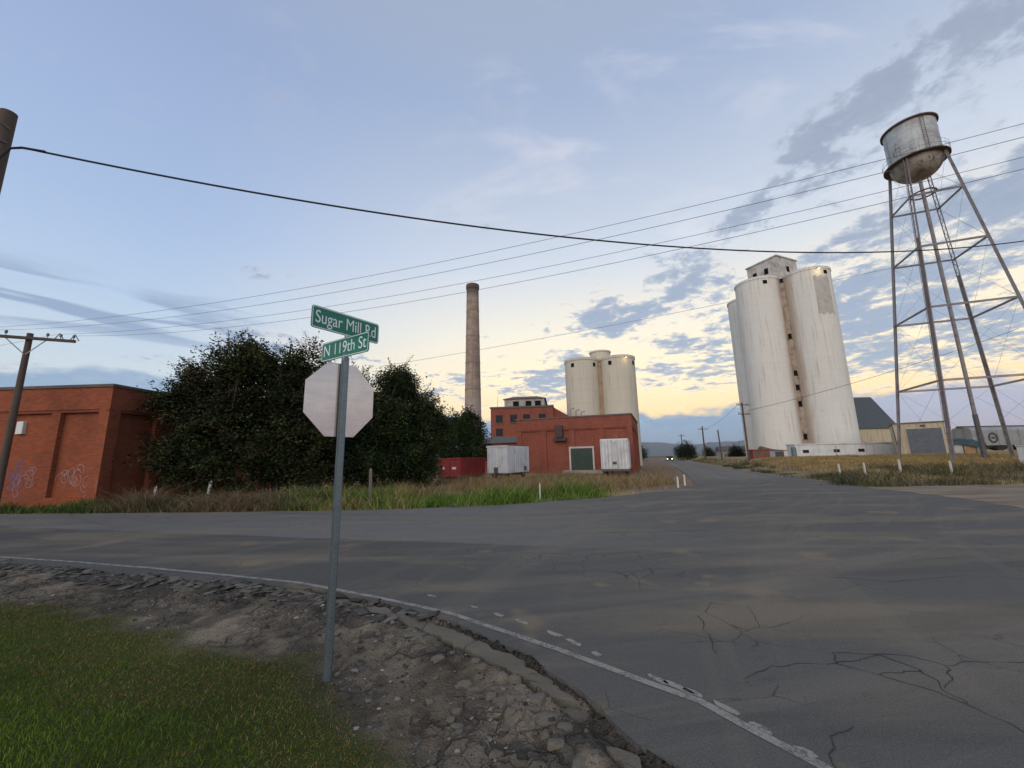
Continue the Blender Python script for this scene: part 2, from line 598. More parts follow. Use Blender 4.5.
# ------------------------------------------------------------------ ground and terrain
NEAR_LINE = [(-45, 13.4), (-30, 12.0), (-20, 10.5), (-10.2, 8.37), (-8.11, 7.81), (-6.23, 7.25), (-4.57, 6.71), (-3.12, 6.2), (-1.81, 5.52),
             (-.76, 4.92), (.38, 3.98), (.88, 3.52), (1.27, 3.17), (1.67, 2.55), (2.05, 1.3), (2.25, 0), (2.3, -4), (2.3, -40)]
PAVE_EDGE = [(-45, 12.9), (-30, 11.5), (-20, 10.0), (-9.65, 7.96), (-7.2, 7.2), (-4.77, 6.5), (-2.6, 5.85), (-1.6, 5.3), (-.72, 4.72), (.11, 3.9),
             (.51, 3.22), (.73, 2.8), (.94, 2.5), (1.3, 1.5), (1.55, 0), (1.65, -4), (1.65, -40)]
LAWN_EDGE = [(-45, 10.5), (-20, 8.2), (-12, 6.9), (-6.85, 5.72), (-4.99, 5.19), (-3.14, 4.35), (-1.96, 3.99), (-1.36, 3.41), (-1.01, 2.99), (-.76, 2.62),
             (-.55, 1.8), (-.4, 0), (-.3, -6), (-.3, -40)]
FAR_EDGE = [(-45, 18.6), (-30, 17.2), (-20.05, 16.17), (-14.65, 15.62), (-9.61, 15.1), (-5, 14.91), (-.55, 15.66), (3.61, 17.5), (6.52, 19.86), (9.0, 22.2),
            (10.69, 24.3), (13.32, 31.1), (19.6, 48.4), (31.8, 84.2), (62, 171), (247, 700)]
RIGHT_EDGE = [(254, 698), (68, 169), (38.7, 84), (24.6, 44.6), (20.4, 30.5), (18.0, 23.0), (16.8, 19.3), (15.9, 15.0), (14.2, 11.2), (13.2, 6), (13, 0), (13, -40)]
ROAD_R = 24.6


def right_side(x, y):
    return x - (24.6 + .357 * (y - 44.6))


def terrain(x, y):
    x, y = np.asarray(x, float), np.asarray(y, float)
    s = right_side(x, y)
    up = sstep(1.0, 7, s) * sstep(19.5, 31, y)
    z = -.03 + up * (.62 + .5 * sstep(36, 60, y))
    z = z + (vnoise(x, y, .35, 5, 3) - .5) * .12 * sstep(14, 24, y) * (1 - sstep(300, 900, y)) * np.where(s > 0, sstep(1, 4, s), sstep(8, 12, -s))
    return z


def tz(x, y):
    return float(terrain(np.array([x]), np.array([y]))[0])


NX0, NX1, NY0, NY1 = -13.0, 3.4, .3, 9.4


def ground_fn(B, b, co):
    x, y, z = B.xyz(co)
    n = B.noise(co, .22, 6, .6)
    n2 = B.noise(co, 2.6, 6, .65)
    s = B.m('SUBTRACT', x, B.m('ADD', 24.6, B.m('MULTIPLY', B.m('SUBTRACT', y, 44.6), .357)))
    dirt = B.mix(n2, (.135, .10, .07), (.24, .185, .13))
    dry = B.mix(n2, (.26, .185, .075), (.36, .265, .12))
    green = B.mix(n2, (.035, .055, .015), (.075, .085, .03))
    c = B.mix(B.ss(n, .42, .58), dirt, dry)
    left_g = B.m('MULTIPLY', B.ss(x, 6, -1), B.ss(y, 30, 19))
    c = B.mix(B.m('MULTIPLY', left_g, B.ss(n, .62, .45)), c, green)
    rf = B.m('MULTIPLY', B.ss(s, 3, 8), B.ss(y, 24, 28))
    c = B.mix(B.m('MULTIPLY', rf, .8), c, dry)
    bare = B.m('MULTIPLY', B.m('MULTIPLY', B.ss(s, -2, -6), B.ss(s, -24, -19)), B.ss(y, 19, 22))
    c = B.mix(bare, c, B.mix(n, (.15, .105, .075), (.24, .17, .12)))
    far = B.ss(y, 150, 500)
    c = B.mix(far, c, (.10, .11, .055))
    lawn = B.m('MULTIPLY', B.ss(x, 0, -1), B.ss(y, 7, 5))
    c = B.mix(lawn, c, (.05, .075, .015))
    B.nt.links.new(c, b.inputs['Base Color'])
    bump(B, b, n2, .5, .05)


def axis(lo, hi, segs):
    """coordinates from lo to hi with (limit, step) segments"""
    out, p = [], lo
    for lim, st in segs:
        k = max(1, int(round((lim - p) / st)))
        out += list(np.linspace(p, lim, k, endpoint=False))
        p = lim
    return np.array(out + [hi])


xs = axis(-30000, 30000, [(-2000, 7000), (-200, 300), (-40, 20), (60, .5), (120, 3), (400, 40), (2000, 320), (30000, 7000)])
ys = axis(-30000, 40000, [(-2000, 7000), (-100, 300), (-10, 15), (70, .5), (150, 4), (400, 25), (2000, 200), (40000, 6000)])
GX, GY = np.meshgrid(xs, ys)
GZ = terrain(GX, GY)
inside = (GX > NX0 + .45) & (GX < NX1 - .45) & (GY > NY0 + .45) & (GY < NY1 - .45)
GZ = np.where(inside, -.5, GZ)
ground = grid_mesh('ground', GX, GY, GZ, mat('ground_soil', (.2, .16, .1), .95, 0, ground_fn, .1))

# old pavement strip left between the road edge and the dirt
IN_E = [(-3.6, 6.20), (-2.6, 5.80), (-1.6, 5.24), (-.72, 4.66), (.09, 3.84), (.49, 3.17), (.71, 2.76), (.92, 2.45), (1.1, 2.0), (1.35, 1.2)]
OUT_E = [(-3.55, 6.10), (-2.45, 5.55), (-1.45, 4.92), (-.80, 4.42), (-.14, 3.76), (.26, 3.32), (.54, 2.86), (.62, 2.55), (.64, 2.1), (.72, 1.2)]


# shoulder and lawn soil close to the camera, finely modelled
STEP = .035
SX, SY = np.meshgrid(np.arange(NX0, NX1 + .001, STEP), np.arange(NY0, NY1 + .001, STEP))
d_pave, s_pave = poly_dist(SX, SY, PAVE_EDGE)
d_lawn, s_lawn = poly_dist(SX, SY, LAWN_EDGE)
jit = (vnoise(SX, SY, 2.2, 3, 4) - .5) * .55
lawn_m = sstep(-.26, .34, np.where(s_lawn < 0, d_lawn, -d_lawn) + jit)          # 1 on the lawn
on_road = np.where(s_pave > 0, d_pave, -d_pave)                                   # >0 under the pavement
big = vnoise(SX, SY, 1.4, 9, 4) - .5
fine = vnoise(SX, SY, 7.5, 21, 4) - .5
ridge = 1 - np.abs(vnoise(SX * 1.0, SY * 1.6, 3.6, 33, 4) - .5) * 4
lump = np.clip(vnoise(SX, SY, 11, 41, 3) - .52, 0, 1)
edge_zone = np.exp(-(np.clip(-on_road, 0, 9) / .9) ** 2)
fine2 = vnoise(SX, SY, 16, 27, 3) - .5
SZ = -.042 + big * .05 + fine * .045 + fine2 * .03 + lump * .08 * (.35 + edge_zone) + np.clip(ridge, 0, 1) * .035 * edge_zone
d_in, s_in = poly_dist(SX, SY, IN_E)
d_out, s_out = poly_dist(SX, SY, OUT_E)
in_strip = np.where((s_in < 0) & (s_out > 0), 1.0, 0.0) * (SX > -3.6)
near_strip = np.where(in_strip > 0, 1.0, np.exp(-(d_out / .035) ** 2) * (SX > -3.6))
SZ = SZ * (1 - near_strip) + np.minimum(SZ, -.085) * near_strip
SZ = SZ * (1 - lawn_m) + (.0 + big * .05 + fine * .012) * lawn_m
SZ = np.where(on_road > 0, np.minimum(SZ, -.05 - np.clip(on_road * 2, 0, .12)), SZ)
border = np.minimum(np.minimum(SX - NX0, NX1 - SX), np.minimum(SY - NY0, NY1 - SY))
wB = sstep(.0, .7, border)
SZ = SZ * wB + (-.028) * (1 - wB)
SZ = np.where((on_road > .3), np.minimum(SZ, -.03), SZ)
tr = vnoise(SX, SY, .9, 77, 4)
trample = np.exp(-((SX + .45) ** 2 / .10 + (SY - 2.4) ** 2 / 1.6))
soil_a = np.array([.074, .060, .044])
soil_b = np.array([.235, .19, .138])
dark_a = np.array([.035, .032, .030])
c_soil = soil_a + (soil_b - soil_a) * np.clip(tr * 2.2 - .6 + fine * 1.1, 0, 1)[..., None]
dk = np.clip((vnoise(SX, SY, 3.4, 55, 5) - .46) * 9, 0, 1) * (0.55 + .45 * edge_zone)
c_soil = c_soil * (1 - .78 * dk[..., None]) + dark_a * .78 * dk[..., None]
c_soil = c_soil * (1 - .45 * trample[..., None]) + np.array([.10, .075, .055]) * .45 * trample[..., None]
c_lawn = np.array([.048, .062, .014]) * (0.7 + tr[..., None] * .6)
SC4 = np.concatenate([c_soil * (1 - lawn_m[..., None]) + c_lawn * lawn_m[..., None], 1 - lawn_m[..., None]], -1)


def shoulder_fn(B, b, co):
    at = B.nt.nodes.new('ShaderNodeVertexColor')
    at.layer_name = 'tint'
    n = B.noise(co, 26, 6, .7)
    g = B.vor(co, 55, 'F1')
    c = B.mix(.55, at.outputs[0], B.mix(n, (0, 0, 0), (1, 1, 1)), 'OVERLAY')
    c = B.mix(B.m('MULTIPLY', B.ss(g, .28, .10), B.m('MULTIPLY', B.ss(B.noise(co, 5, 3), .5, .62), .6)), c, (.34, .31, .27))
    # plates of crumbled asphalt: dark crevices between flat broken pieces
    wv = B.mix(.25, co, B.noise(co, 2.5, 4, .6, 0, 1))
    pl = B.vor(wv, 3.1)
    pl2 = B.vor(wv, 8.0)
    zone = B.ss(B.noise(B.mapv(co, loc=(3, 3, 0)), 1.3, 4, .6), .44, .58)
    lawnless = B.ss(at.outputs['Alpha'], .55, .95)
    crev = B.m('MULTIPLY', B.m('MAXIMUM', B.ss(pl, .035, .008), B.m('MULTIPLY', B.ss(pl2, .05, .012), .6)), B.m('MULTIPLY', zone, lawnless))
    plate_c = B.mix(B.noise(co, 9, 4), (.085, .077, .065), (.185, .163, .130))
    c = B.mix(B.m('MULTIPLY', B.m('MULTIPLY', zone, lawnless), .3), c, plate_c)
    c = B.mix(B.m('MULTIPLY', crev, .6), c, (.03, .025, .019))
    B.nt.links.new(c, b.inputs['Base Color'])
    bump(B, b, B.m('SUBTRACT', B.m('ADD', n, B.m('MULTIPLY', g, .6)), B.m('MULTIPLY', crev, 1.6)), .9, .025)


shoulder = grid_mesh('dirt_shoulder', SX, SY, SZ, mat('shoulder_dirt', (.2, .16, .12), .95, 0, shoulder_fn, .1), color=SC4)


def shoulder_z(x, y):
    i = np.clip(((np.asarray(x) - NX0) / STEP).round().astype(int), 0, SX.shape[1] - 1)
    j = np.clip(((np.asarray(y) - NY0) / STEP).round().astype(int), 0, SX.shape[0] - 1)
    return SZ[j, i], lawn_m[j, i], on_road[j, i]


# ------------------------------------------------------------------ road
def jitter_line(pts, step, amp, lo=-99, hi=99):
    out = []
    for (ax, ay), (bx_, by_) in zip(pts[:-1], pts[1:]):
        L = math.hypot(bx_ - ax, by_ - ay)
        k = max(1, int(L / step)) if L < 60 and lo < ay < hi else 1
        for i in range(k):
            t = i / k
            x, y = ax + (bx_ - ax) * t, ay + (by_ - ay) * t
            j = amp if k > 1 else 0
            out.append((x + (mnoise.noise((x * 2.3, y * 2.3, 0)) * 1.2 + mnoise.noise((x * 9, y * 9, 4)) * .6) * j,
                        y + (mnoise.noise((x * 2.3, y * 2.3, 9)) * 1.2 + mnoise.noise((x * 9, y * 9, 7)) * .6) * j))
    return out + [pts[-1]]


def asphalt_fn(B, b, co):
    x, y, z = B.xyz(co)
    wob = B.noise(co, .35, 4)
    fine_ = B.noise(co, 60, 4, .7)
    mid = B.noise(co, 1.3, 6, .6)
    big_ = B.noise(co, .16, 5, .55)
    base = B.mix(mid, (.072, .068, .062), (.116, .108, .096))
    # older paler far lane of the cross street, newer dark overlay on the near lane
    lane = B.m('SUBTRACT', y, B.m('ADD', 8.45, B.m('MULTIPLY', x, -.27)))
    lane = B.m('ADD', lane, B.m('MULTIPLY', B.m('SUBTRACT', wob, .5), .35))
    old = B.m('MULTIPLY', B.ss(lane, -.05, .10), B.ss(x, 7, -3))
    base = B.mix(B.m('MULTIPLY', old, .75), base, B.mix(mid, (.135, .130, .122), (.175, .168, .155)))
    over = B.m('MULTIPLY', B.ss(lane, .05, -.05), B.ss(x, 1.5, -3))
    base = B.mix(B.m('MULTIPLY', over, .65), base, (.064, .061, .056))
    # wheel-worn bands and dust dragged along the turn
    turn = B.noise(B.mapv(co, (.16, .75, 1), rot=(0, 0, rad(-14))), 1.0, 5, .55, .6)
    base = B.mix(B.m('MULTIPLY', B.ss(turn, .46, .68), .62), base, (.205, .163, .108))
    dk = B.noise(B.mapv(co, (.12, 1.1, 1), loc=(3, 8, 0), rot=(0, 0, rad(-10))), 1.0, 5, .6, .8)
    base = B.mix(B.m('MULTIPLY', B.ss(dk, .52, .70), .38), base, (.050, .049, .048))
    # curved tyre tracks of vehicles turning through the junction
    for (cx_, cy_, f1, amt, colr_) in ((1.0, 36.0, 1.5, .26, (.055, .054, .052)), (24.0, -4.0, 1.2, .20, (.19, .165, .125)), (-4.0, 29.0, 2.2, .18, (.21, .185, .145))):
        rx_, ry_ = B.m('SUBTRACT', x, cx_), B.m('SUBTRACT', y, cy_)
        rr_ = B.m('SQRT', B.m('ADD', B.m('MULTIPLY', rx_, rx_), B.m('MULTIPLY', ry_, ry_)))
        aa_ = B.m('ARCTAN2', rx_, ry_)
        tk_ = B.noise(B.vec(B.m('MULTIPLY', rr_, f1), B.m('MULTIPLY', aa_, 1.6), cx_), 1.0, 5, .6)
        base = B.mix(B.m('MULTIPLY', B.ss(tk_, .52, .64), amt), base, colr_)
    # bands along the road that leads away
    away = B.m('SUBTRACT', x, B.m('MULTIPLY', y, .352))
    aw = B.noise(B.vec(B.m('MULTIPLY', away, .7), B.m('MULTIPLY', y, .02), 0.0), 1.0, 4, .5)
    base = B.mix(B.m('MULTIPLY', B.ss(y, 24, 34), .6), base, B.mix(B.ss(aw, .4, .62), (.13, .124, .115), (.19, .178, .16)))
    spot = B.noise(B.mapv(co, loc=(4, 1, 0)), .8, 3, .5)
    base = B.mix(B.m('MULTIPLY', B.ss(spot, .62, .70), .55), base, (.215, .165, .105))
    oil = B.noise(B.mapv(co, loc=(14, 5, 0)), 2.1, 4, .6)
    base = B.mix(B.m('MULTIPLY', B.ss(oil, .63, .70), .4), base, (.042, .041, .040))
    # hairline cracking where the surface is tired
    cv = B.vor(B.mapv(co, (1, 1, 1)), .75)
    cv2 = B.vor(B.mix(.12, co, B.noise(co, 2.2, 4, .6, 0, 1)), 1.9)
    tired = B.ss(B.noise(B.mapv(co, loc=(5, 2, 0)), .5, 3), .48, .62)
    crack = B.m('MULTIPLY', B.ss(cv2, .012, .003), tired)
    base = B.mix(B.m('MULTIPLY', crack, .75), base, (.03, .03, .032))
    agg = B.vor(co, 75, 'F1')
    base = B.mix(.5, base, B.mix(B.m('ADD', B.m('MULTIPLY', fine_, .7), B.m('MULTIPLY', agg, .3)), (0, 0, 0), (1, 1, 1)), 'OVERLAY')
    spk = B.noise(co, 170, 2, .6)
    base = B.mix(B.m('MULTIPLY', B.ss(spk, .56, .70), .55), base, (.27, .26, .24))
    base = B.mix(B.m('MULTIPLY', B.ss(spk, .44, .32), .6), base, (.03, .03, .03))
    B.nt.links.new(base, b.inputs['Base Color'])
    B.nt.links.new(B.ss(mid, .3, .7, .78, .92), b.inputs['Roughness'])
    h = B.m('ADD', B.m('ADD', B.m('MULTIPLY', agg, .6), B.m('MULTIPLY', mid, 1.5)), B.m('MULTIPLY', crack, -2.0))
    bump(B, b, h, .35, .012)


MAT_ASPHALT = mat('asphalt', (.12, .12, .125), .85, 0, asphalt_fn, .22)
outline = jitter_line(PAVE_EDGE, .06, .045, -1, 14) + list(reversed(RIGHT_EDGE)) + list(reversed(jitter_line(FAR_EDGE, .5, .16)))
road = tag(MB().prism(outline, -.09, 0).build('road', MAT_ASPHALT), kind='structure')


def paint_fn(th0, th1):
    def fn(B, b, co):
        n = B.noise(co, 5.5, 8, .75)
        n2 = B.noise(co, 45, 4, .7)
        w = B.ss(B.m('ADD', B.m('MULTIPLY', n, .65), B.m('MULTIPLY', n2, .35)), th0, th1)
        c = B.mix(n2, (.19, .18, .16), (.29, .275, .245))
        B.nt.links.new(c, b.inputs['Base Color'])
        t = B.nt.nodes.new('ShaderNodeBsdfTransparent')
        mx = B.nt.nodes.new('ShaderNodeMixShader')
        B.nt.links.new(w, mx.inputs[0])
        B.nt.links.new(t.outputs[0], mx.inputs[1])
        B.nt.links.new(b.outputs[0], mx.inputs[2])
        B.nt.links.new(mx.outputs[0], B.nt.nodes['Material Output'].inputs[0])
    return fn


MAT_LINE = mat('worn_road_paint', (.5, .5, .48), .8, 0, paint_fn(.30, .56))
MAT_PATCH = mat('thick_road_paint', (.5, .5, .48), .8, 0, paint_fn(.40, .50))
line_pts = jitter_line(NEAR_LINE, .12, .006)
MB().ribbon(line_pts, .07, .004).build('edge_line', MAT_LINE, road)
PATCHES = [(-1.1, 5.52, .09), (-.52, 5.1, .07), (-.22, 4.84, .09), (.03, 4.63, .13), (.34, 4.32, .13), (.51, 4.12, .14), (.67, 3.89, .06), (1.06, 3.47, .12), (1.17, 3.36, .16),
           (1.25, 3.28, .10), (1.39, 3.09, .13), (1.5, 2.88, .09), (1.63, 2.67, .07)]
for (px, py, L) in PATCHES:
    ang = math.atan2(-.75, .62) + rnd.uniform(-.15, .15) + (.35 if px < 0 else 0)
    po = []
    for k in range(12):
        t = 2 * math.pi * k / 12
        r = rnd.uniform(.75, 1.1)
        u, v = L * .8 * r * math.copysign(abs(math.cos(t)) ** .7, math.cos(t)), .028 * r * math.copysign(abs(math.sin(t)) ** .7, math.sin(t))
        po.append((px + .02 + u * math.cos(ang) - v * math.sin(ang), py + u * math.sin(ang) + v * math.cos(ang)))
    MB().prism(po, .0005, .006).build('paint_patch', MAT_PATCH, road)

MAT_CRACK = mat('crack_fill', (.055, .052, .047), .95, spec=.05)
CRACKS = [[(1.74, 3.45), (2.08, 3.63), (2.35, 3.66), (2.61, 3.65), (2.78, 3.47), (2.93, 3.27), (3.05, 3.08), (3.07, 2.8), (3.2, 2.4), (3.15, 1.8)],
          [(2.61, 3.65), (2.72, 3.84), (2.99, 3.79), (3.32, 3.73), (3.42, 3.58), (3.78, 3.64), (4.05, 3.59), (4.7, 3.75), (5.4, 3.6)],
          [(2.61, 3.65), (2.74, 3.68), (3.04, 3.76), (3.18, 3.52), (3.09, 3.27), (3.05, 3.08)],
          [(2.78, 3.47), (2.95, 3.5), (3.18, 3.52)], [(3.42, 3.58), (3.3, 3.42), (3.09, 3.27)],
          [(1.97, 4.69), (1.86, 4.35), (1.72, 3.84)], [(2.11, 2.88), (1.89, 2.76), (1.76, 2.63), (1.7, 2.2)],
          [(-3.0, 7.6), (-2.3, 7.4), (-1.2, 7.6), (-.2, 7.2), (.5, 7.35)], [(4.2, 6.0), (5.0, 5.7), (6.2, 5.9), (7.5, 5.4)],
          [(8.8, 8.0), (8.2, 9.6), (8.9, 11.2), (8.4, 13.0)], [(2.5, 11.0), (3.4, 11.6), (4.9, 11.2), (6.4, 11.9)]]
for k, cr in enumerate(CRACKS):
    pts = []
    for (a, b_) in zip(cr[:-1], cr[1:]):
        for i in range(8):
            t = i / 8
            x, y = a[0] + (b_[0] - a[0]) * t, a[1] + (b_[1] - a[1]) * t
            pts.append((x + mnoise.noise((x * 7, y * 7, k)) * .045 + rnd.uniform(-.006, .006), y + mnoise.noise((x * 7, y * 7, k + 9)) * .045 + rnd.uniform(-.006, .006)))
    pts.append(cr[-1])
    ws = [max(.0025, .0065 + mnoise.noise((p[0] * 5, p[1] * 5, 3)) * .009) * (1 if 0 < i < len(pts) - 1 else .2) for i, p in enumerate(pts)]
    MB().ribbon(pts, ws, .003).build('crack', MAT_CRACK, road)

# gravel pull-off on the right
PULL = [(13.1, -2), (13.3, 6), (14.3, 11.2), (16.0, 15.0), (16.9, 19.2), (19.5, 20.2), (24, 19.4), (32, 19.6), (60, 21), (60, 6), (30, 4), (18, 0)]


def pull_fn(B, b, co):
    n = B.noise(B.mapv(co, (.35, 1.2, 1)), 1.0, 6, .6)
    n2 = B.noise(co, 14, 5, .7)
    c = B.mix(B.ss(n, .35, .65), (.13, .095, .062), (.235, .175, .118))
    c = B.mix(.35, c, B.mix(n2, (0, 0, 0), (1, 1, 1)), 'OVERLAY')
    B.nt.links.new(c, b.inputs['Base Color'])
    bump(B, b, n2, .5, .02)


tag(MB().prism(jitter_line(PULL + [PULL[0]], .4, .12)[:-1], -.03, -.008).build('gravel_path', mat('pull_off_gravel', (.25, .2, .15), .95, 0, pull_fn)), kind='structure')

# ------------------------------------------------------------------ broken pavement edge: slabs, chunks, rubble
MAT_SLAB = mat('old_pavement', (.2, .19, .17), .92, 0, spec=.12, fn= lambda B, b, co: (
    B.nt.links.new(B.mix(.45, B.mix(B.noise(co, 3, 5), (.105, .094, .075), (.215, .187, .143)), B.mix(B.noise(co, 70, 4, .7), (0, 0, 0), (1, 1, 1)), 'OVERLAY'), b.inputs['Base Color']),
    bump(B, b, B.noise(co, 30, 6, .75), .9, .02)))
def lerp_line(L, t):
    k = min(int(t * (len(L) - 1)), len(L) - 2)
    u = t * (len(L) - 1) - k
    return (L[k][0] * (1 - u) + L[k + 1][0] * u, L[k][1] * (1 - u) + L[k + 1][1] * u)


def slab_poly(t0, t1, s0, s1, gap=.012):
    """irregular slab between the two edge lines, from parameter t0..t1 along and s0..s1 across"""
    def P(t, s):
        a, b_ = lerp_line(IN_E, t), lerp_line(OUT_E, t)
        x, y = a[0] * (1 - s) + b_[0] * s, a[1] * (1 - s) + b_[1] * s
        return (x + mnoise.noise((x * 6, y * 6, 1)) * .06 + mnoise.noise((x * 19, y * 19, 1)) * .03, y + mnoise.noise((x * 6, y * 6, 5)) * .06 + mnoise.noise((x * 19, y * 19, 5)) * .03)
    po = [P(t0 + (t1 - t0) * i / 14, s0) for i in range(15)] + [P(t1, s0 + (s1 - s0) * i / 3) for i in range(1, 4)]
    po += [P(t1 - (t1 - t0) * i / 14, s1) for i in range(1, 15)] + [P(t0, s1 - (s1 - s0) * i / 3) for i in range(1, 3)]
    cx, cy = sum(p[0] for p in po) / len(po), sum(p[1] for p in po) / len(po)
    out = []
    for (x, y) in po:
        d = math.hypot(x - cx, y - cy)
        k = 1 - gap / max(d, .03)
        out.append((cx + (x - cx) * k + rnd.uniform(-.007, .007), cy + (y - cy) * k + rnd.uniform(-.007, .007)))
    return out


def slab(po, z1, th, tilt=(0, 0)):
    """chunk with a bevelled rough rim"""
    cx, cy = sum(p[0] for p in po) / len(po), sum(p[1] for p in po) / len(po)
    n = len(po)
    vs, fs = [], []
    for sc, z in ((1.08, z1 - th), (1.06, z1 - th * .5), (1.0, z1 - .010), (.92, z1), (.5, z1 + .003)):
        for (x, y) in po:
            X, Y = cx + (x - cx) * sc, cy + (y - cy) * sc
            vs.append((X, Y, z + (X - cx) * tilt[0] + (Y - cy) * tilt[1] + rnd.uniform(-.0025, .0025)))
    for r in range(4):
        for k in range(n):
            fs.append((r * n + k, r * n + (k + 1) % n, (r + 1) * n + (k + 1) % n, (r + 1) * n + k))
    vs.append((cx, cy, z1 + .004))
    fs += [(4 * n + k, 4 * n + (k + 1) % n, 5 * n) for k in range(n)]
    return MB().add(vs, fs).build('broken_slab', MAT_SLAB, shoulder, True, 18)


cuts = [0, .10, .19, .30, .38, .47, .545]
for t0, t1 in zip(cuts[:-1], cuts[1:]):
    if rnd.random() < .3:
        m_ = rnd.uniform(.4, .6)
        slab(slab_poly(t0, t1, 0.05, m_), -.030 + rnd.uniform(-.008, .004), .09, (rnd.uniform(-.03, .03), rnd.uniform(-.03, .03)))
        slab(slab_poly(t0, t1, m_, .93), -.042 + rnd.uniform(-.008, .004), .09, (rnd.uniform(-.05, .05), rnd.uniform(-.05, .05)))
    else:
        slab(slab_poly(t0, t1, 0.05, .93), -.034 + rnd.uniform(-.006, .004), .09, (rnd.uniform(-.025, .025), rnd.uniform(-.025, .025)))
for t0, t1, s0, s1 in ((.685, .80, .2, 1.15), (.80, .9, .15, 1.2), (.9, 1, .1, 1.1)):
    slab(slab_poly(t0, t1, s0, s1), -.034, .09)
for (px, py, rx, ry) in ((.40, 3.20, .115, .085), (.14, 3.24, .06, .065), (.17, 3.04, .085, .055), (.27, 3.40, .06, .045), (-.02, 3.52, .05, .03), (.30, 2.96, .05, .035), (-.3, 3.74, .05, .03), (-.9, 4.28, .06, .035), (-.1, 2.95, .04, .035), (-.2, 3.3, .045, .03)):
    a0 = rnd.uniform(0, 6)
    po = [(px + rx * math.cos(t) * r, py + ry * math.sin(t) * r) for t, r in ((2 * math.pi * k / 9, rnd.uniform(.78, 1.18)) for k in range(9))]
    zs, _, _ = shoulder_z(px, py)
    slab(po, float(zs) + .022, .06, (rnd.uniform(-.16, .16), rnd.uniform(-.16, .16)))


for _ in range(34):
    u_ = rnd.uniform(.22, .78)
    a_, b_ = lerp_line(OUT_E, u_), lerp_line(IN_E, u_)
    off_ = rnd.uniform(.08, .75)
    px, py = a_[0] - .72 * off_ + rnd.uniform(-.1, .1), a_[1] - .62 * off_
    zs, lm_, or_ = shoulder_z(px, py)
    if lm_ > .2 or or_ > -.05:
        continue
    sz_ = rnd.uniform(.022, .065)
    po = [(px + sz_ * rnd.uniform(.7, 1.25) * math.cos(t), py + sz_ * .75 * rnd.uniform(.7, 1.25) * math.sin(t)) for t in (2 * math.pi * k / 7 for k in range(7))]
    slab(po, float(zs) + .012, .05, (rnd.uniform(-.2, .2), rnd.uniform(-.2, .2)))


def stones_mesh(name, P, S, colr, material, parent=None):
    """low-poly broken stones: P centres, S sizes"""
    base_v = np.array([(-1, -.8, -.5), (1, -.9, -.5), (.9, 1, -.5), (-1, .8, -.5), (-.7, -.5, .5), (.6, -.6, .55), (.7, .6, .45), (-.5, .7, .55)], float)
    base_f = np.array([(0, 3, 2, 1), (4, 5, 6, 7), (0, 1, 5, 4), (1, 2, 6, 5), (2, 3, 7, 6), (3, 0, 4, 7)])
    n = len(P)
    a = rng.uniform(0, 2 * np.pi, n)
    v = base_v[None] * (1 + rng.uniform(-.35, .35, (n, 8, 3))) * S[:, None, :] / 2
    ca, sa = np.cos(a)[:, None], np.sin(a)[:, None]
    tx = rng.uniform(-.3, .3, n)[:, None]
    x, y, z = v[..., 0], v[..., 1], v[..., 2]
    z = z + x * tx
    V = np.stack([x * ca - y * sa, x * sa + y * ca, z], -1) + P[:, None, :]
    Fq = (base_f[None] + (np.arange(n) * 8)[:, None, None]).reshape(-1, 4)
    me = bpy.data.meshes.new(name)
    me.vertices.add(n * 8)
    me.vertices.foreach_set('co', V.astype(np.float32).ravel())
    me.loops.add(Fq.size)
    me.loops.foreach_set('vertex_index', Fq.astype(np.int32).ravel())
    me.polygons.add(len(Fq))
    me.polygons.foreach_set('loop_start', np.arange(0, Fq.size, 4, dtype=np.int32))
    at = me.color_attributes.new('tint', 'FLOAT_COLOR', 'POINT')
    c4 = np.concatenate([np.repeat(colr[:, None], 8, 1), np.ones((n, 8, 1))], 2)
    at.data.foreach_set('color', c4.astype(np.float32).ravel())
    me.update()
    me.validate()
    me.materials.append(material)
    o = bpy.data.objects.new(name, me)
    COL.objects.link(o)
    o.parent = parent
    return o


n_ = 60000
qx, qy = rng.uniform(-12.5, 1.6, n_), rng.uniform(.5, 8.6, n_)
zz, lm, orr = shoulder_z(qx, qy)
dens_ = vnoise(qx, qy, 1.6, 91, 3)
keep = (lm < .25) & (orr < -.02) & (rng.uniform(0, 1, n_) < np.clip((dens_ - .36) * 3.5, .06, 1))
qx, qy, zz, orr = qx[keep], qy[keep], zz[keep], orr[keep]
n_ = len(qx)
sz = np.clip(rng.lognormal(-4.3, .58, n_), .006, .06)
S3 = np.stack([sz * rng.uniform(.8, 1.4, n_), sz * rng.uniform(.7, 1.1, n_), sz * rng.uniform(.25, .55, n_)], 1)
g_ = rng.uniform(.05, .17, n_)
g_ = np.where(rng.uniform(0, 1, n_) < .13, rng.uniform(.2, .32, n_), g_)
g_ = np.where(rng.uniform(0, 1, n_) < .35, rng.uniform(.035, .08, n_), g_)
cc = np.stack([g_ * 1.05, g_ * .98, g_ * .90], 1)
MAT_STONE = mat('rubble_stone', (.2, .19, .17), .9, 0, tint_fn(.3, 40), .12)
rub = stones_mesh('rubble', np.stack([qx, qy, zz + S3[:, 2] * .2], 1), S3, cc, MAT_STONE)
tag(rub, 'loose gravel and broken asphalt rubble scattered over the dirt shoulder', 'rubble', kind='stuff')
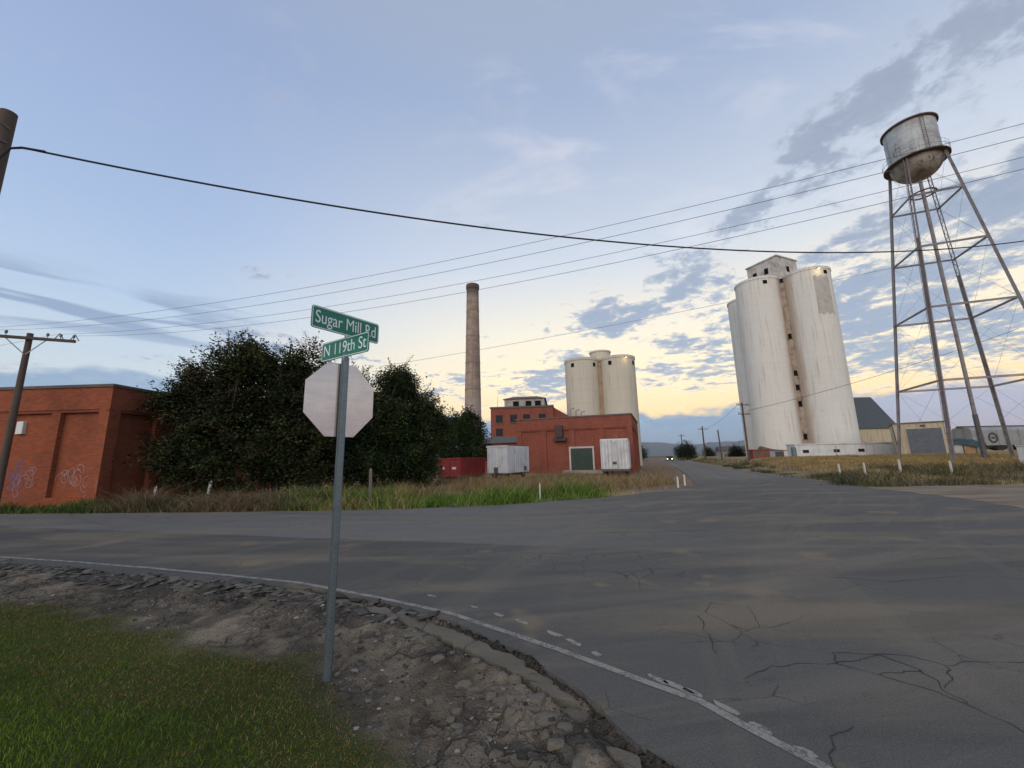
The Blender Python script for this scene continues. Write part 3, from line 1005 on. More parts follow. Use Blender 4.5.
# jagged asphalt lumps lining the pavement edge at the left
n_ = 1500
ts = rng.uniform(0, 1, n_)
lx = -12.5 + ts * 12.3
ly = np.interp(lx, [p[0] for p in PAVE_EDGE[:12]], [p[1] for p in PAVE_EDGE[:12]]) - np.abs(rng.normal(0, .20, n_)) - .03
zz, lm, orr = shoulder_z(lx, ly)
kp = (lm < .3) & (orr < 0) & (lx < -1.0)
lx, ly, zz = lx[kp], ly[kp], zz[kp]
n_ = len(lx)
sz = rng.uniform(.03, .17, n_)
S3 = np.stack([sz * rng.uniform(1.0, 1.8, n_), sz, np.minimum(sz, .08) * rng.uniform(.2, .42, n_)], 1)
g_ = rng.uniform(.035, .13, n_)
tag(stones_mesh('asphalt_lumps', np.stack([lx, ly, zz + S3[:, 2] * .05], 1), S3, np.stack([g_ * 1.08, g_, g_ * .88], 1), MAT_STONE),
    'dark crumbled asphalt lumps lining the ragged pavement edge', 'rubble', kind='stuff')

# ------------------------------------------------------------------ lawn
n_ = 420000
px = rng.uniform(-13, .2, n_)
py = .3 + (rng.uniform(0, 1, n_) ** 1.1) * 7.8
zz, lm, orr = shoulder_z(px, py)
keep = rng.uniform(0, 1, n_) < np.clip(lm * 1.25 - .08, 0, 1) ** 1.15 * np.clip(1.25 - np.hypot(px, py) / 14, .35, 1)
px, py, zz, lm = px[keep], py[keep], zz[keep], lm[keep]
n_ = len(px)
dl, sl = poly_dist(px, py, LAWN_EDGE)
dry = np.clip(np.exp(-(dl / .9) ** 2) * 1.35 + (vnoise(px, py, 1.1, 14, 4) - .52) * 2.6 * sstep(3.4, .8, dl), 0, 1)
gv = vnoise(px, py, .8, 8, 3)[:, None]
green = np.array([.088, .135, .012]) * (.65 + .75 * gv)
straw = np.where(rng.uniform(0, 1, (n_, 1)) < .45, np.array([[.19, .105, .035]]), np.array([[.25, .175, .065]])) * (.5 + .6 * rng.uniform(0, 1, (n_, 1)))
isdry = (rng.uniform(0, 1, n_) < .015 + dry * .66)[:, None]
patch_ = vnoise(px, py, 2.4, 19, 3)[:, None]
green = green * (.55 + .9 * patch_) * np.array([1.0, 1.0, 1.0])
colr = np.where(isdry, straw, green * rng.uniform(.65, 1.35, (n_, 1)))
hh = rng.uniform(.018, .045, n_) * (1 - .4 * dry) * (.8 + .5 * gv[:, 0])
ln = rng.normal(0, .012, (n_, 2))
lawn = blades_mesh('lawn_grass', np.stack([px, py, zz - .004], 1), hh, rng.uniform(.0028, .0055, n_), ln, colr, MAT_BLADE)
tag(lawn, 'short mown green lawn turning straw coloured along the dirt', 'grass', kind='stuff')


# ------------------------------------------------------------------ roadside weeds
def weeds(name, label, n, xr, yr, test, hr, wr, cols, leanf=.35, patch=None, clump=None):
    px = rng.uniform(*xr, n)
    py = rng.uniform(*yr, n)
    if clump:
        k = clump[0]
        cx, cy = rng.uniform(*xr, k), rng.uniform(*yr, k)
        pick = rng.integers(0, k, n)
        px = cx[pick] + rng.normal(0, clump[1], n)
        py = cy[pick] + rng.normal(0, clump[1], n)
    hm = rng.uniform(.35, 1.55, clump[0])[pick] if clump else np.ones(n)
    ok = test(px, py)
    px, py, hm = px[ok], py[ok], hm[ok]
    n = len(px)
    hv = vnoise(px, py, 1.1, 61, 3)
    h = rng.uniform(*hr, n) * (.25 + 1.3 * hv) * hm
    w = rng.uniform(*wr, n)
    cols = np.array(cols)
    cv = np.clip(vnoise(px, py, .45, 71, 3) * 1.5 - .25 + rng.normal(0, .16, n), 0, .999) * len(cols)
    c = cols[np.clip(cv.astype(int), 0, len(cols) - 1)] * rng.uniform(.6, 1.35, (n, 1))
    lean = rng.normal(0, leanf, (n, 2)) * h[:, None]
    o = blades_mesh(name, np.stack([px, py, terrain(px, py) - .01], 1), h, w, lean, c, MAT_BLADE)
    return tag(o, label, 'weeds', kind='stuff')


def beyond_far(px, py, lo, hi):
    fy = np.interp(px, [p[0] for p in FAR_EDGE[:11]], [p[1] for p in FAR_EDGE[:11]])
    return (py > fy + lo) & (py < fy + hi)


GREENS = [(.045, .08, .018), (.065, .105, .02), (.095, .14, .03), (.05, .075, .02), (.12, .15, .04)]
TANS = [(.22, .15, .07), (.30, .22, .10), (.17, .115, .06), (.36, .27, .13), (.12, .09, .05)]
weeds('roadside_weeds', 'tall green weeds lining the far edge of the road', 42000, (-9, 4.5), (14.5, 22), lambda x, y: beyond_far(x, y, .15, 3.6) & (rng.uniform(0, 1, len(x)) < .35 + .65 * sstep(3.2, 0, x)),
      (.14, .6), (.012, .034), [(.075, .14, .022), (.105, .185, .03), (.15, .23, .04), (.07, .115, .022), (.18, .235, .055), (.12, .19, .035), (.25, .19, .08)], .45, clump=(120, .4))
weeds('roadside_weeds', 'low dark green weeds at the foot of the brick warehouse', 20000, (-34, -15), (15.5, 19.5), lambda x, y: beyond_far(x, y, .1, 1.9), (.12, .42), (.012, .03), GREENS[:4], .4, clump=(130, .4))
weeds('dry_brush', 'tangled brown dead brush below the big dark tree', 34000, (-17.5, -7), (15.3, 20), lambda x, y: beyond_far(x, y, .25, 3.4), (.15, .62), (.008, .02),
      [(.17, .115, .065), (.26, .185, .11), (.12, .085, .055), (.06, .08, .025), (.32, .235, .135), (.075, .10, .03)], .6, clump=(90, .42))
weeds('dry_grass', 'tall tan dry grass in front of the trailers', 42000, (-10, 11), (18, 38), lambda x, y: beyond_far(x, y, 2.0, 18) & (right_side(x, y) < -7) & ~((x > 5.5) & (y > 27) & (rng.uniform(0, 1, len(x)) < .8)), (.2, .66), (.010, .026), TANS, .4, clump=(260, .5))
weeds('low_grass', 'thin brown grass on the bare lot beside the road', 9000, (3, 30), (18, 70), lambda x, y: beyond_far(np.minimum(x, 10.6), y, .3, 60) & (right_side(x, y) < -7.2) & (right_side(x, y) > -24), (.1, .3), (.015, .04), TANS, .5)
weeds('field_grass', 'yellow dry grass field in front of the white silos', 60000, (18, 62), (21, 58), lambda x, y: (right_side(x, y) > 3.0) & (y > 26.5) & (rng.uniform(0, 1, len(x)) < .25 + .75 * sstep(26.5, 31, y)), (.14, .34), (.015, .04),
      [(.33, .225, .085), (.38, .27, .115), (.26, .175, .075), (.17, .12, .055), (.36, .25, .105)], .45)
weeds('verge_scrub', 'dark sage scrub along the right edge of the road', 26000, (16.8, 40), (20, 60), lambda x, y: (right_side(x, y) > .35) & (right_side(x, y) < 3.4) & (y > 20.3), (.18, .55), (.014, .035),
      [(.05, .06, .03), (.075, .08, .045), (.04, .05, .022), (.10, .085, .05), (.06, .075, .03)], .5, clump=(110, .55))
weeds('pull_off_scrub', 'patchy grey green scrub between gravel pull off and field', 40000, (18, 52), (19.8, 31), lambda x, y: (right_side(x, y) > 1.2) & (y > 20.1) & (y < 29.5), (.08, .42), (.014, .035),
      [(.05, .06, .03), (.085, .085, .045), (.13, .10, .055), (.20, .15, .075), (.06, .075, .03)], .5, clump=(330, .6))
weeds('pole_weeds', 'low dark weeds below the poles beyond the silos', 9000, (30, 62), (50, 120), lambda x, y: (right_side(x, y) > .5) & (right_side(x, y) < 4.5), (.2, .6), (.03, .08),
      [(.05, .06, .03), (.09, .085, .045), (.16, .12, .07)], .5)

# ------------------------------------------------------------------ brick warehouse at the left
BR_A = brick_mat((.34, .090, .040), (.25, .064, .031), (.21, .105, .07))
BR_D = brick_mat((.25, .062, .035), (.19, .05, .03), (.20, .10, .07))
MAT_COPING = grimy((.13, .10, .085), (.06, .05, .045), .8, scale=2)
MAT_METAL_GREY = grimy((.32, .33, .34), (.16, .14, .12), .6, .3, 4, .4)
MAT_WHITE_FIX = mat('fixture_white', (.68, .68, .64), .5)
MAT_DARK = mat('dark_opening', (.014, .013, .013), .9, spec=.05)
MAT_GLASS = mat('dusty_pane', (.018, .018, .02), .55, spec=.15)


def wall_bays(parent, L, depth, H, material, bays, pil=.55, rec=.14, head=1.05, plinth=.45, name='wall'):
    """brick wall along +X from 0 to L, its outer face at y=0: plinth, pilasters, recessed panels, head band with corbel course"""
    w = L / bays
    MB().box(0, L, rec, depth, -.3, H - .001).build(name, material, parent)                  # body behind the panels
    MB().box(0, L, 0, rec, H - head, H).build('head_band', material, parent)
    MB().box(.002, L - .002, .035, rec, H - head - .13, H - head).build('corbel_course', BR_D, parent)
    MB().box(0, L, -.03, rec, -.3, plinth).build('plinth', material, parent)
    for k in range(bays + 1):
        c = k * w
        a, b_ = max(0, c - pil / 2), min(L, c + pil / 2)
        if k == 0:
            b_ = pil
        if k == bays:
            a = L - pil
        MB().box(a, b_, 0, rec, plinth, H - head - .13).build('pilaster', material, parent)


def sub(name, parent, loc=(0, 0, 0), rz=0.0):
    o = bpy.data.objects.new(name, None)
    o.empty_display_size = .2
    COL.objects.link(o)
    o.parent = parent
    o.location = loc
    o.rotation_euler = (0, 0, rz)
    return o


MAT_ROOF = grimy((.10, .095, .09), (.05, .048, .045), .95, scale=1)
wh = thing('brick_warehouse', 'flat roofed orange red brick warehouse with recessed panels at the left edge', 'building', (-18.0, 17.72, 0), rad(-3))
WH_L, WH_D, WH_H = 27.6, 20.0, 5.28
wall_bays(sub('street_wall', wh, (-WH_L - .004, 0, 0)), WH_L, .5, WH_H, BR_A, 11, .42, .2, 1.0)
wall_bays(sub('side_wall', wh, (0, .004, 0), math.pi / 2), WH_D, .5, WH_H, BR_A, 8, .42, .2, 1.0)
MB().box(-WH_L, -.5, .5, WH_D, WH_H - .35, WH_H - .25).build('roof', MAT_ROOF, wh)
MB().box(-WH_L - .05, .05, -.06, .50, WH_H, WH_H + .13).build('coping', MAT_COPING, wh)
MB().box(-.50, .053, .502, WH_D + .05, WH_H, WH_H + .128).build('coping', MAT_COPING, wh)
MB().box(-WH_L - .05, -WH_L + .4, .502, WH_D + .05, -.3, WH_H + .125).build('back_wall', BR_A, wh)
MB().rbox(-4.42, -4.10, .05, .22, 3.25, 3.82, .02).build('wall_box', MAT_WHITE_FIX, wh)


def graffiti(parent, cx, cz, w, h, n, color, seed, th=.02):
    r = random.Random(seed)
    m = mat('spray_paint', color, .7)
    mb = MB()
    for k in range(n):
        x, z = cx + r.uniform(-w, w) * .5, cz + r.uniform(-h, h) * .3
        a = r.uniform(0, 6)
        pts = []
        for i in range(16):
            a += r.uniform(-.1, .75) * (1 if k % 2 else -1)
            x += math.cos(a) * .055
            z += math.sin(a) * .075
            pts.append((x, z))
        vs, fs = [], []
        for i, p in enumerate(pts):
            q0, q1 = pts[max(i - 1, 0)], pts[min(i + 1, len(pts) - 1)]
            d = Vector((q1[0] - q0[0], q1[1] - q0[1])).normalized()
            ww = th * r.uniform(.6, 1.3)
            vs += [(p[0] - d.y * ww, .194 - .0004 * k, p[1] + d.x * ww), (p[0] + d.y * ww, .194 - .0004 * k, p[1] - d.x * ww)]
        fs = [(2 * i, 2 * i + 1, 2 * i + 3, 2 * i + 2) for i in range(len(pts) - 1)]
        mb.add(vs, fs)
    return mb.build('graffiti', m, parent)


graffiti(wh, -1.45, 1.25, .9, .8, 9, (.33, .22, .20), 3, .014)
graffiti(wh, -.75, .75, .2, .9, 4, (.27, .15, .13), 8, .018)
graffiti(wh, -3.6, 1.2, .9, 1.0, 8, (.27, .13, .13), 5, .022)
graffiti(wh, -4.2, 1.25, .7, 1.0, 7, (.16, .08, .12), 6, .035)

# ------------------------------------------------------------------ trees
MAT_BARK = mat('bark', (.09, .07, .055), .95, 0, lambda B, b, co: (
    B.nt.links.new(B.mix(B.noise(B.mapv(co, (9, 9, 1.5)), 1, 5), (.05, .04, .03), (.15, .12, .095)), b.inputs['Base Color']),
    bump(B, b, B.noise(B.mapv(co, (14, 14, 2)), 1, 5), .8, .03)))


def leaf_fn(B, b, co):
    at = B.nt.nodes.new('ShaderNodeVertexColor')
    at.layer_name = 'tint'
    B.nt.links.new(at.outputs[0], b.inputs['Base Color'])
    b.inputs['Specular IOR Level'].default_value = .1


MAT_LEAF = mat('leaf', (.04, .06, .02), .7, 0, leaf_fn)


def leaves_mesh(name, P, size, colr, parent):
    n = len(P)
    d = rng.normal(size=(n, 3))
    d[:, 2] = d[:, 2] * .6 - .15
    d /= np.linalg.norm(d, axis=1)[:, None]
    e = np.cross(d, rng.normal(size=(n, 3)))
    e /= np.linalg.norm(e, axis=1)[:, None]
    l, w = size[:, None] * rng.uniform(.8, 1.3, (n, 1)), size[:, None] * .45
    V = np.stack([P - d * l * .5, P + e * w * .5 - d * l * .05, P + d * l * .5, P - e * w * .5 - d * l * .05], 1)
    me = bpy.data.meshes.new(name)
    me.vertices.add(n * 4)
    me.vertices.foreach_set('co', V.astype(np.float32).ravel())
    me.loops.add(n * 4)
    me.loops.foreach_set('vertex_index', np.arange(n * 4, dtype=np.int32))
    me.polygons.add(n)
    me.polygons.foreach_set('loop_start', np.arange(0, n * 4, 4, dtype=np.int32))
    at = me.color_attributes.new('tint', 'FLOAT_COLOR', 'POINT')
    c4 = np.concatenate([np.repeat(colr[:, None], 4, 1), np.ones((n, 4, 1))], 2)
    at.data.foreach_set('color', c4.astype(np.float32).ravel())
    me.update()
    me.validate()
    me.materials.append(MAT_LEAF)
    o = bpy.data.objects.new(name, me)
    COL.objects.link(o)
    o.parent = parent
    return o


def tree(name, label, loc, lobes, nclump, nleaf, leaf, cols, trunks=((0, 0),), top_spray=0, group=None, clump_r=.45, trunk_r=.16):
    """lobes: (x, y, z, rx, ry, rz) ellipsoids of the crown in local metres"""
    t = thing(name, label, 'tree', loc, 0, group)
    C, N = [], []
    trng = random.Random(len(label) * 7 + int(loc[0] * 10))
    small = []
    for l in lobes:
        for q in range(8):
            a, e = trng.uniform(0, 6.28), trng.uniform(-.35, 1.45)
            k = trng.uniform(.26, .46)
            small.append((l[0] + l[3] * .86 * math.cos(a) * math.cos(e), l[1] + l[4] * .86 * math.sin(a) * math.cos(e), l[2] + l[5] * .88 * math.sin(e), l[3] * k, l[4] * k, l[5] * k * trng.uniform(.8, 1.25)))
    lobes = [(l[0], l[1], l[2], l[3] * .84, l[4] * .84, l[5] * .84) for l in lobes] + small
    vol = np.array([l[3] * l[4] * l[5] for l in lobes]) ** .75
    vol /= vol.sum()
    pick = rng.choice(len(lobes), nclump, p=vol)
    for k in range(nclump):
        l = lobes[pick[k]]
        d = rng.normal(size=3)
        d /= np.linalg.norm(d)
        r = rng.uniform(.22, 1.06) ** .5
        if rng.uniform() < .10:
            r *= rng.uniform(1.0, 1.16)
        C.append((l[0] + d[0] * r * l[3], l[1] + d[1] * r * l[4], max(.25, l[2] + d[2] * r * l[5])))
    C = np.array(C)
    ct = rng.uniform(0, 1, nclump)
    cols = np.array(cols)
    idx = rng.integers(0, nclump, nleaf)
    spread = rng.uniform(.55, 1.3, nclump)[idx][:, None] * clump_r
    P = C[idx] + rng.normal(size=(nleaf, 3)) * spread * np.array([1, 1, .8])
    arm = rng.normal(size=(nclump, 3)) * np.array([1, 1, .6]) + np.array([0, 0, .5])
    P += arm[idx] * (rng.uniform(-1, 1, (nleaf, 1)) ** 3) * clump_r * 1.9   # drawn out along twigs
    colr = cols[(ct[idx] * len(cols)).astype(int) % len(cols)] * rng.uniform(.78, 1.18, (nleaf, 1)) * rng.uniform(.35, 1.15, nclump)[idx][:, None]
    szs = rng.uniform(.7, 1.3, nleaf) * leaf
    mbt = MB()
    for (bx0, by0) in trunks:
        top = max(l[2] + l[5] * .55 for l in lobes)
        pts = [(bx0, by0, -.3)]
        for i in range(1, 8):
            u = i / 7
            pts.append((bx0 + mnoise.noise((bx0 * 3 + u * 2, 1.7, by0)) * .9 * u, by0 + mnoise.noise((4.1, bx0 + u * 2, by0)) * .7 * u, top * u))
        mbt.tube(pts, [trunk_r * (1 - .8 * i / 7) for i in range(8)], 8)
        for q in range(14):
            i = rnd.randint(2, 6)
            tgt = C[rnd.randrange(nclump)]
            p0 = Vector(pts[i])
            p1 = Vector(tgt)
            mid = (p0 + p1) / 2 + Vector((rnd.uniform(-.3, .3), rnd.uniform(-.3, .3), rnd.uniform(0, .4)))
            mbt.tube([p0, (p0 + mid) / 2, mid, p1], [trunk_r * .38, trunk_r * .28, trunk_r * .2, trunk_r * .07], 5)
    sprayP, sprayS = [], []
    for k in range(top_spray * 2):
        l = lobes[rnd.randrange(len(lobes))]
        a = rnd.uniform(0, 6.28)
        rr = rnd.uniform(0, .9)
        p0 = Vector((l[0] + l[3] * rr * math.cos(a), l[1] + l[4] * rr * math.sin(a), l[2] + l[5] * math.sqrt(max(0, 1 - rr * rr)) * .9))
        dirv = Vector((math.cos(a) * rnd.uniform(.2, 1.1), math.sin(a) * rnd.uniform(.2, 1.1), rnd.uniform(.5, 1.1))).normalized()
        L = rnd.uniform(.3, 1.15) * (1 if rnd.random() < .75 else 1.35)
        mbt.tube([p0 - dirv * .4, p0 + dirv * L * .5, p0 + dirv * L], [.018, .012, .004], 4)
        for q in range(46):
            u = rnd.uniform(-.1, 1.05)
            sprayP.append(p0 + dirv * L * u + Vector((rnd.gauss(0, .11), rnd.gauss(0, .11), rnd.gauss(0, .08))) * (1.15 - .7 * u))
    if sprayP:
        P = np.concatenate([P, np.array([tuple(p) for p in sprayP])])
        colr = np.concatenate([colr, cols[rng.integers(0, len(cols), len(sprayP))] * rng.uniform(.6, 1.2, (len(sprayP), 1)) * .7])
        szs = np.concatenate([szs, rng.uniform(.5, .9, len(sprayP)) * leaf])
    P[:, 2] = np.maximum(P[:, 2], .1)
    mbt.build('trunk', MAT_BARK, t, True)
    leaves_mesh('crown', P, szs, colr, t)
    return t


DARKG = [(.016, .026, .010), (.028, .045, .014), (.040, .062, .018), (.058, .084, .024), (.024, .034, .013), (.075, .095, .03)]
OLIVE = [(.018, .024, .010), (.036, .040, .016), (.062, .066, .024), (.030, .046, .014), (.078, .064, .028), (.022, .030, .012), (.05, .07, .022)]
tree('broad_tree', 'broad dark olive tree with a feathery top beside the brick warehouse', (-13.0, 20.2, 0),
     [(-.2, 0, 5.2, 2.0, 2.2, 2.6), (-2.5, -.3, 3.9, 1.7, 1.8, 2.3), (2.6, 0, 4.7, 1.7, 1.9, 2.2), (1.3, .2, 5.6, 1.1, 1.2, 1.5), (.2, -1.3, 2.4, 3.2, 1.6, 2.3), (-2.2, -.6, 1.6, 2.0, 1.5, 1.6), (2.6, -.4, 2.0, 1.9, 1.6, 2.0), (-3.5, .1, 4.9, .9, .9, 1.1)],
     1500, 110000, .15, OLIVE, ((0, 0), (-1.2, .3), (1.4, -.2)), 130, clump_r=.22, trunk_r=.2)
tree('shade_tree', 'dark tree mass directly behind the back of the stop sign', (-9.6, 23.6, 0),
     [(0, 0, 3.4, 2.6, 2.0, 3.0), (-1.8, .2, 2.6, 2.0, 1.8, 2.6), (1.4, .4, 2.6, 1.8, 1.6, 2.6), (0, -.8, 1.4, 3.0, 1.4, 1.6)], 800, 50000, .16, DARKG, ((0, 0), (.9, .2)), 40, clump_r=.25)
tree('leafy_tree', 'dense dark green tree to the right of the stop sign', (-7.3, 26.5, 0),
     [(-.3, 0, 4.9, 2.1, 2.0, 2.4), (1.3, 0, 4.0, 1.7, 1.6, 1.7), (-.2, -1.2, 2.3, 2.2, 1.4, 2.1), (-1.6, -.8, 2.2, 1.8, 1.3, 2.1), (1.1, -.3, 1.2, 1.2, 1.2, 1.4)], 900, 66000, .16, DARKG, ((0, 0), (1.2, 0)), 60, clump_r=.25)
tree('young_tree', 'smaller bright green tree at the right end of the tree row', (-5.2, 45.0, 0),
     [(.4, 0, 4.7, 1.9, 1.8, 2.1), (-1.6, 0, 3.6, 2.2, 1.8, 2.4), (1.0, -.2, 2.8, 1.7, 1.6, 2.4)], 420, 26000, .22, [(.026, .042, .014), (.036, .058, .018), (.046, .070, .022), (.03, .046, .016)], ((0, 0),), 34, clump_r=.30)
tree('hedge_shrub', 'dark leafy shrub low behind the red container', (-8.6, 44.5, 0),
     [(0, 0, 1.9, 2.8, 1.4, 1.7), (2.4, .2, 1.7, 2.2, 1.3, 1.6), (-2.6, -.2, 2.3, 2.0, 1.4, 2.0)], 240, 10000, .2, DARKG, ((0, 0), (1.9, 0)), 0, clump_r=.42, trunk_r=.08)

# ------------------------------------------------------------------ chimney
def chimney_fn(B, b, co):
    x, y, z = B.xyz(co)
    a = B.m('ARCTAN2', x, y)
    ring = B.noise(B.vec(B.m('MULTIPLY', a, .5), B.m('MULTIPLY', z, .55), 0.0), 1.0, 6, .7)
    run = B.noise(B.vec(B.m('MULTIPLY', a, 4.0), B.m('MULTIPLY', z, .06), 0.0), 1.0, 5, .6)
    c = B.mix(B.ss(ring, .35, .65), (.25, .18, .14), (.38, .29, .225))
    c = B.mix(B.m('MULTIPLY', B.ss(run, .5, .72), .6), c, (.16, .12, .105))
    c = B.mix(B.m('MULTIPLY', B.ss(B.m('ADD', z, B.m('MULTIPLY', ring, 9.0)), 25, 14), .65), c, (.44, .40, .37))
    c = B.mix(B.m('MULTIPLY', B.ss(B.m('ADD', z, B.m('MULTIPLY', ring, 3.0)), 44.5, 47.5), .85), c, (.07, .05, .045))
    B.nt.links.new(c, b.inputs['Base Color'])
    bump(B, b, ring, .3, .05)


ch = thing('smokestack', 'tall tapering brown brick smokestack rising behind the trees', 'chimney', (-9.95, 100, 0))
MAT_CHIM = mat('chimney_brick', (.3, .22, .17), .95, 0, chimney_fn)
MB().lathe([(2.35, -.5), (2.25, 4), (1.98, 20), (1.72, 36), (1.60, 45.6), (1.60, 46.2)], 32).build('shaft', MAT_CHIM, ch, True)
MB().lathe([(1.60, 46.2), (1.74, 46.25), (1.76, 46.9), (1.70, 47.4), (1.30, 47.42), (1.22, 46.6), (1.1, 40)], 32).build('crown_rim', MAT_CHIM, ch, True)
for z in (12, 19, 26, 33, 40):
    r = 2.25 - (z - 4) * .0163 + .03
    MB().lathe([(r, z), (r + .02, z + .03), (r + .02, z + .22), (r - .02, z + .25)], 32).build('iron_band', mat('band_iron', (.26, .20, .16), .8), ch, True)

# ------------------------------------------------------------------ grain silos (two groups)
SILO_W = concrete_silo()
SILO_L = concrete_silo((.60, .54, .43), (.34, .25, .17), 2.4)
STAIN_M = grimy((.40, .33, .27), (.17, .10, .065), .95, scale=.8, amount=1.0)
HEAD_M = grimy((.55, .51, .46), (.26, .22, .19), .95, scale=.6, amount=.8)
WINDOW_FRAME = mat('old_frame', (.085, .055, .045), .85)


def silo_bin(parent, x, y, r, h, material, rim=.22, n=64):
    b_ = MB().lathe([(r, -.6), (r, h - .55), (r + .02, h - .54)], n, ).build('bin', material, parent, True)
    b_.location = (x, y, 0)
    t_ = MB().lathe([(r + .02, h - .54), (r + rim * .5, h - .46), (r + rim * .5, h), (r + .05, h + .04), (.01, h + .30)], n).build('rim', material, b_, True)
    return b_


def lamp_fixture(parent, loc, aim, energy, label='lit yellow security lamp'):
    """small wall-pack lamp with its own warm light"""
    m = bpy.data.materials.new('lit_lens')
    m.use_nodes = True
    bb = m.node_tree.nodes['Principled BSDF']
    bb.inputs['Emission Color'].default_value = (1, .74, .34, 1)
    bb.inputs['Emission Strength'].default_value = 1.6
    x, y, z = loc
    f = MB().rbox(x - .22, x + .22, y - .22, y + .22, z, z + .24, .04).build('security_lamp', MAT_METAL_GREY, parent)
    f['label'] = label
    MB().rbox(x - .18, x + .18, y - .18, y + .18, z - .08, z - .004, .02).build('lens', m, f)
    L = bpy.data.lights.new('lamp_light', 'POINT')
    L.energy = energy
    L.color = (1, .76, .36)
    L.shadow_soft_size = .15
    lo = bpy.data.objects.new('lamp_light', L)
    COL.objects.link(lo)
    lo.parent = parent
    lo.location = (x + aim[0], y + aim[1], z - .35)


RS = thing('grain_silo', 'tallest white concrete grain silo cluster with box headhouse beside the road', 'silo', (55.6, 81, 1.0))
RS_R, RS_H = 3.95, 35.7
bins = {'r': (3.6, -6.0), 'l': (-4.0, -2.2), 'bl': (-1.0, 6.6), 'br': (6.6, 2.8)}
SILO_WL = concrete_silo(seep=math.atan2(3.29, -2.93))
SILO_WR = concrete_silo(seep=math.atan2(-4.3, .2))
for k, (x, y) in bins.items():
    silo_bin(RS, x, y, RS_R, RS_H + (.0 if k in 'rl' else -.4), {'l': SILO_WL, 'r': SILO_WR}.get(k, SILO_W))
# link wall between the two front bins: recessed, stained, with openings
ld = Vector((7.6, -3.8)).normalized()
ln_ = Vector((ld.y, -ld.x))
if ln_.y > 0:
    ln_ = -ln_
mc = Vector((-.2, -4.1)) + ln_ * 1.15
lw = sub('link_wall', RS, (mc.x, mc.y, 0), math.atan2(ld.y, ld.x))
MB().box(-1.5, 1.5, 0, 2.6, -.5, RS_H - .4).build('panel', STAIN_M, lw)
for z in (3.2, 9.4, 12.6, 15.4, 22.8, 34.6):
    wo = MB().box(-.30, .30, -.05, .02, z, z + (1.0 if z < 30 else .8)).build('opening', MAT_DARK, lw)
    MB().box(-.38, .38, -.07, .01, z - .1, z - .002).build('sill', WINDOW_FRAME, wo)
for (bx0, by0, ang, z) in ((-4.0, -2.2, -1.75, RS_H - 1.7), (3.6, -6.0, -1.35, RS_H - 1.6)):
    c, s_ = math.cos(ang), math.sin(ang)
    rr = RS_R + .03
    MB().add([(bx0 + rr * math.cos(ang + d) + .0, by0 + rr * math.sin(ang + d), zz_) for d in (-.10, .10) for zz_ in (z, z + .8)], [(0, 2, 3, 1)]).build('vent_opening', MAT_DARK, RS)
hh_ = sub('headhouse', RS, (1.0, -.3, RS_H - .2), rad(-66.5))
MB().box(-3.25, 3.25, -3.25, 3.25, 0, 5.2).build('wall', HEAD_M, hh_)
MB().box(-3.45, 3.45, -3.45, 3.45, 5.202, 5.45).build('roof', HEAD_M, hh_)
for x in (-1.6, .9):
    MB().box(x - .42, x + .42, -3.30, -3.23, 2.2, 3.5).build('window', MAT_DARK, hh_)
MB().box(3.23, 3.30, -.4, .5, 2.3, 3.5).build('window', MAT_DARK, hh_)
# darker grey-brown patch high on the right-hand bin
pv, pf = [], []
for i in range(9):
    a_ = rad(-112 + i * 5.2)
    for zz_ in (RS_H - 9.6, RS_H - 2.0):
        pv.append((3.6 + (RS_R + .012) * math.cos(a_), -6.0 + (RS_R + .012) * math.sin(a_), zz_ + .3 * math.sin(i * 2.1)))
pf = [(2 * i, 2 * i + 2, 2 * i + 3, 2 * i + 1) for i in range(8)]
MB().add(pv, pf).build('grey_patch', grimy((.50, .46, .41), (.36, .32, .28), .95, scale=1.2, amount=.8), RS, True)
lamp_fixture(RS, (2.9, -10.3, RS_H - .7), (0, -.5), 24)

LS = thing('grain_silo', 'shorter cream twin grain silos rising behind the brick loading shed', 'silo', (17.6, 79, 0))
for (x, y) in ((-3.35, 0.4), (3.55, -.9)):
    silo_bin(LS, x, y, 3.38, 21.0, SILO_L)
silo_bin(LS, 1.6, 5.8, 3.2, 20.6, SILO_L)
MB().box(-1.4, 1.6, -1.6, 3, -.5, 20.2).build('link_wall', grimy((.36, .26, .17), (.22, .15, .1), .95, scale=.8, amount=.8), LS)
hd = MB().lathe([(2.1, 20.4), (2.1, 23.2), (2.25, 23.25), (2.25, 23.55), (.02, 24.0)], 32).build('headhouse', SILO_L, LS, True)
hd.location = (1.2, 3.4, 0)
for (bx0, by0, ang) in ((-3.35, .4, -.95), (-3.35, .4, -2.3), (3.55, -.9, -2.25), (3.55, -.9, -.75)):
    MB().add([(bx0 + 3.41 * math.cos(ang + d), by0 + 3.41 * math.sin(ang + d), z) for d in (-.1, .1) for z in (19.2, 20.0)], [(0, 2, 3, 1)]).build('vent_opening', MAT_DARK, LS)
lamp_fixture(LS, (4.3, -4.55, 20.4), (0, -.5), 16)

# ------------------------------------------------------------------ brick sugar mill behind, and the loading shed in front
YAW = -math.atan(.36)
BR_B = brick_mat((.30, .080, .048), (.22, .060, .038), (.20, .11, .085))
ml = thing('brick_mill', 'old multi storey red brick mill with roof monitor and small dark windows', 'building', (-4.1, 74.5, 0), rad(-7))
ML_W, ML_D, ML_H = 11.6, 26.0, 11.0
MB().box(0, ML_W, 0, ML_D, -.3, ML_H).build('wall', BR_B, ml)
MB().box(-.15, ML_W + .15, -.15, .4, ML_H, ML_H + .3).build('cornice', MAT_COPING, ml)
MB().box(ML_W - .4, ML_W + .15, .402, ML_D, ML_H, ML_H + .29).build('cornice', MAT_COPING, ml)


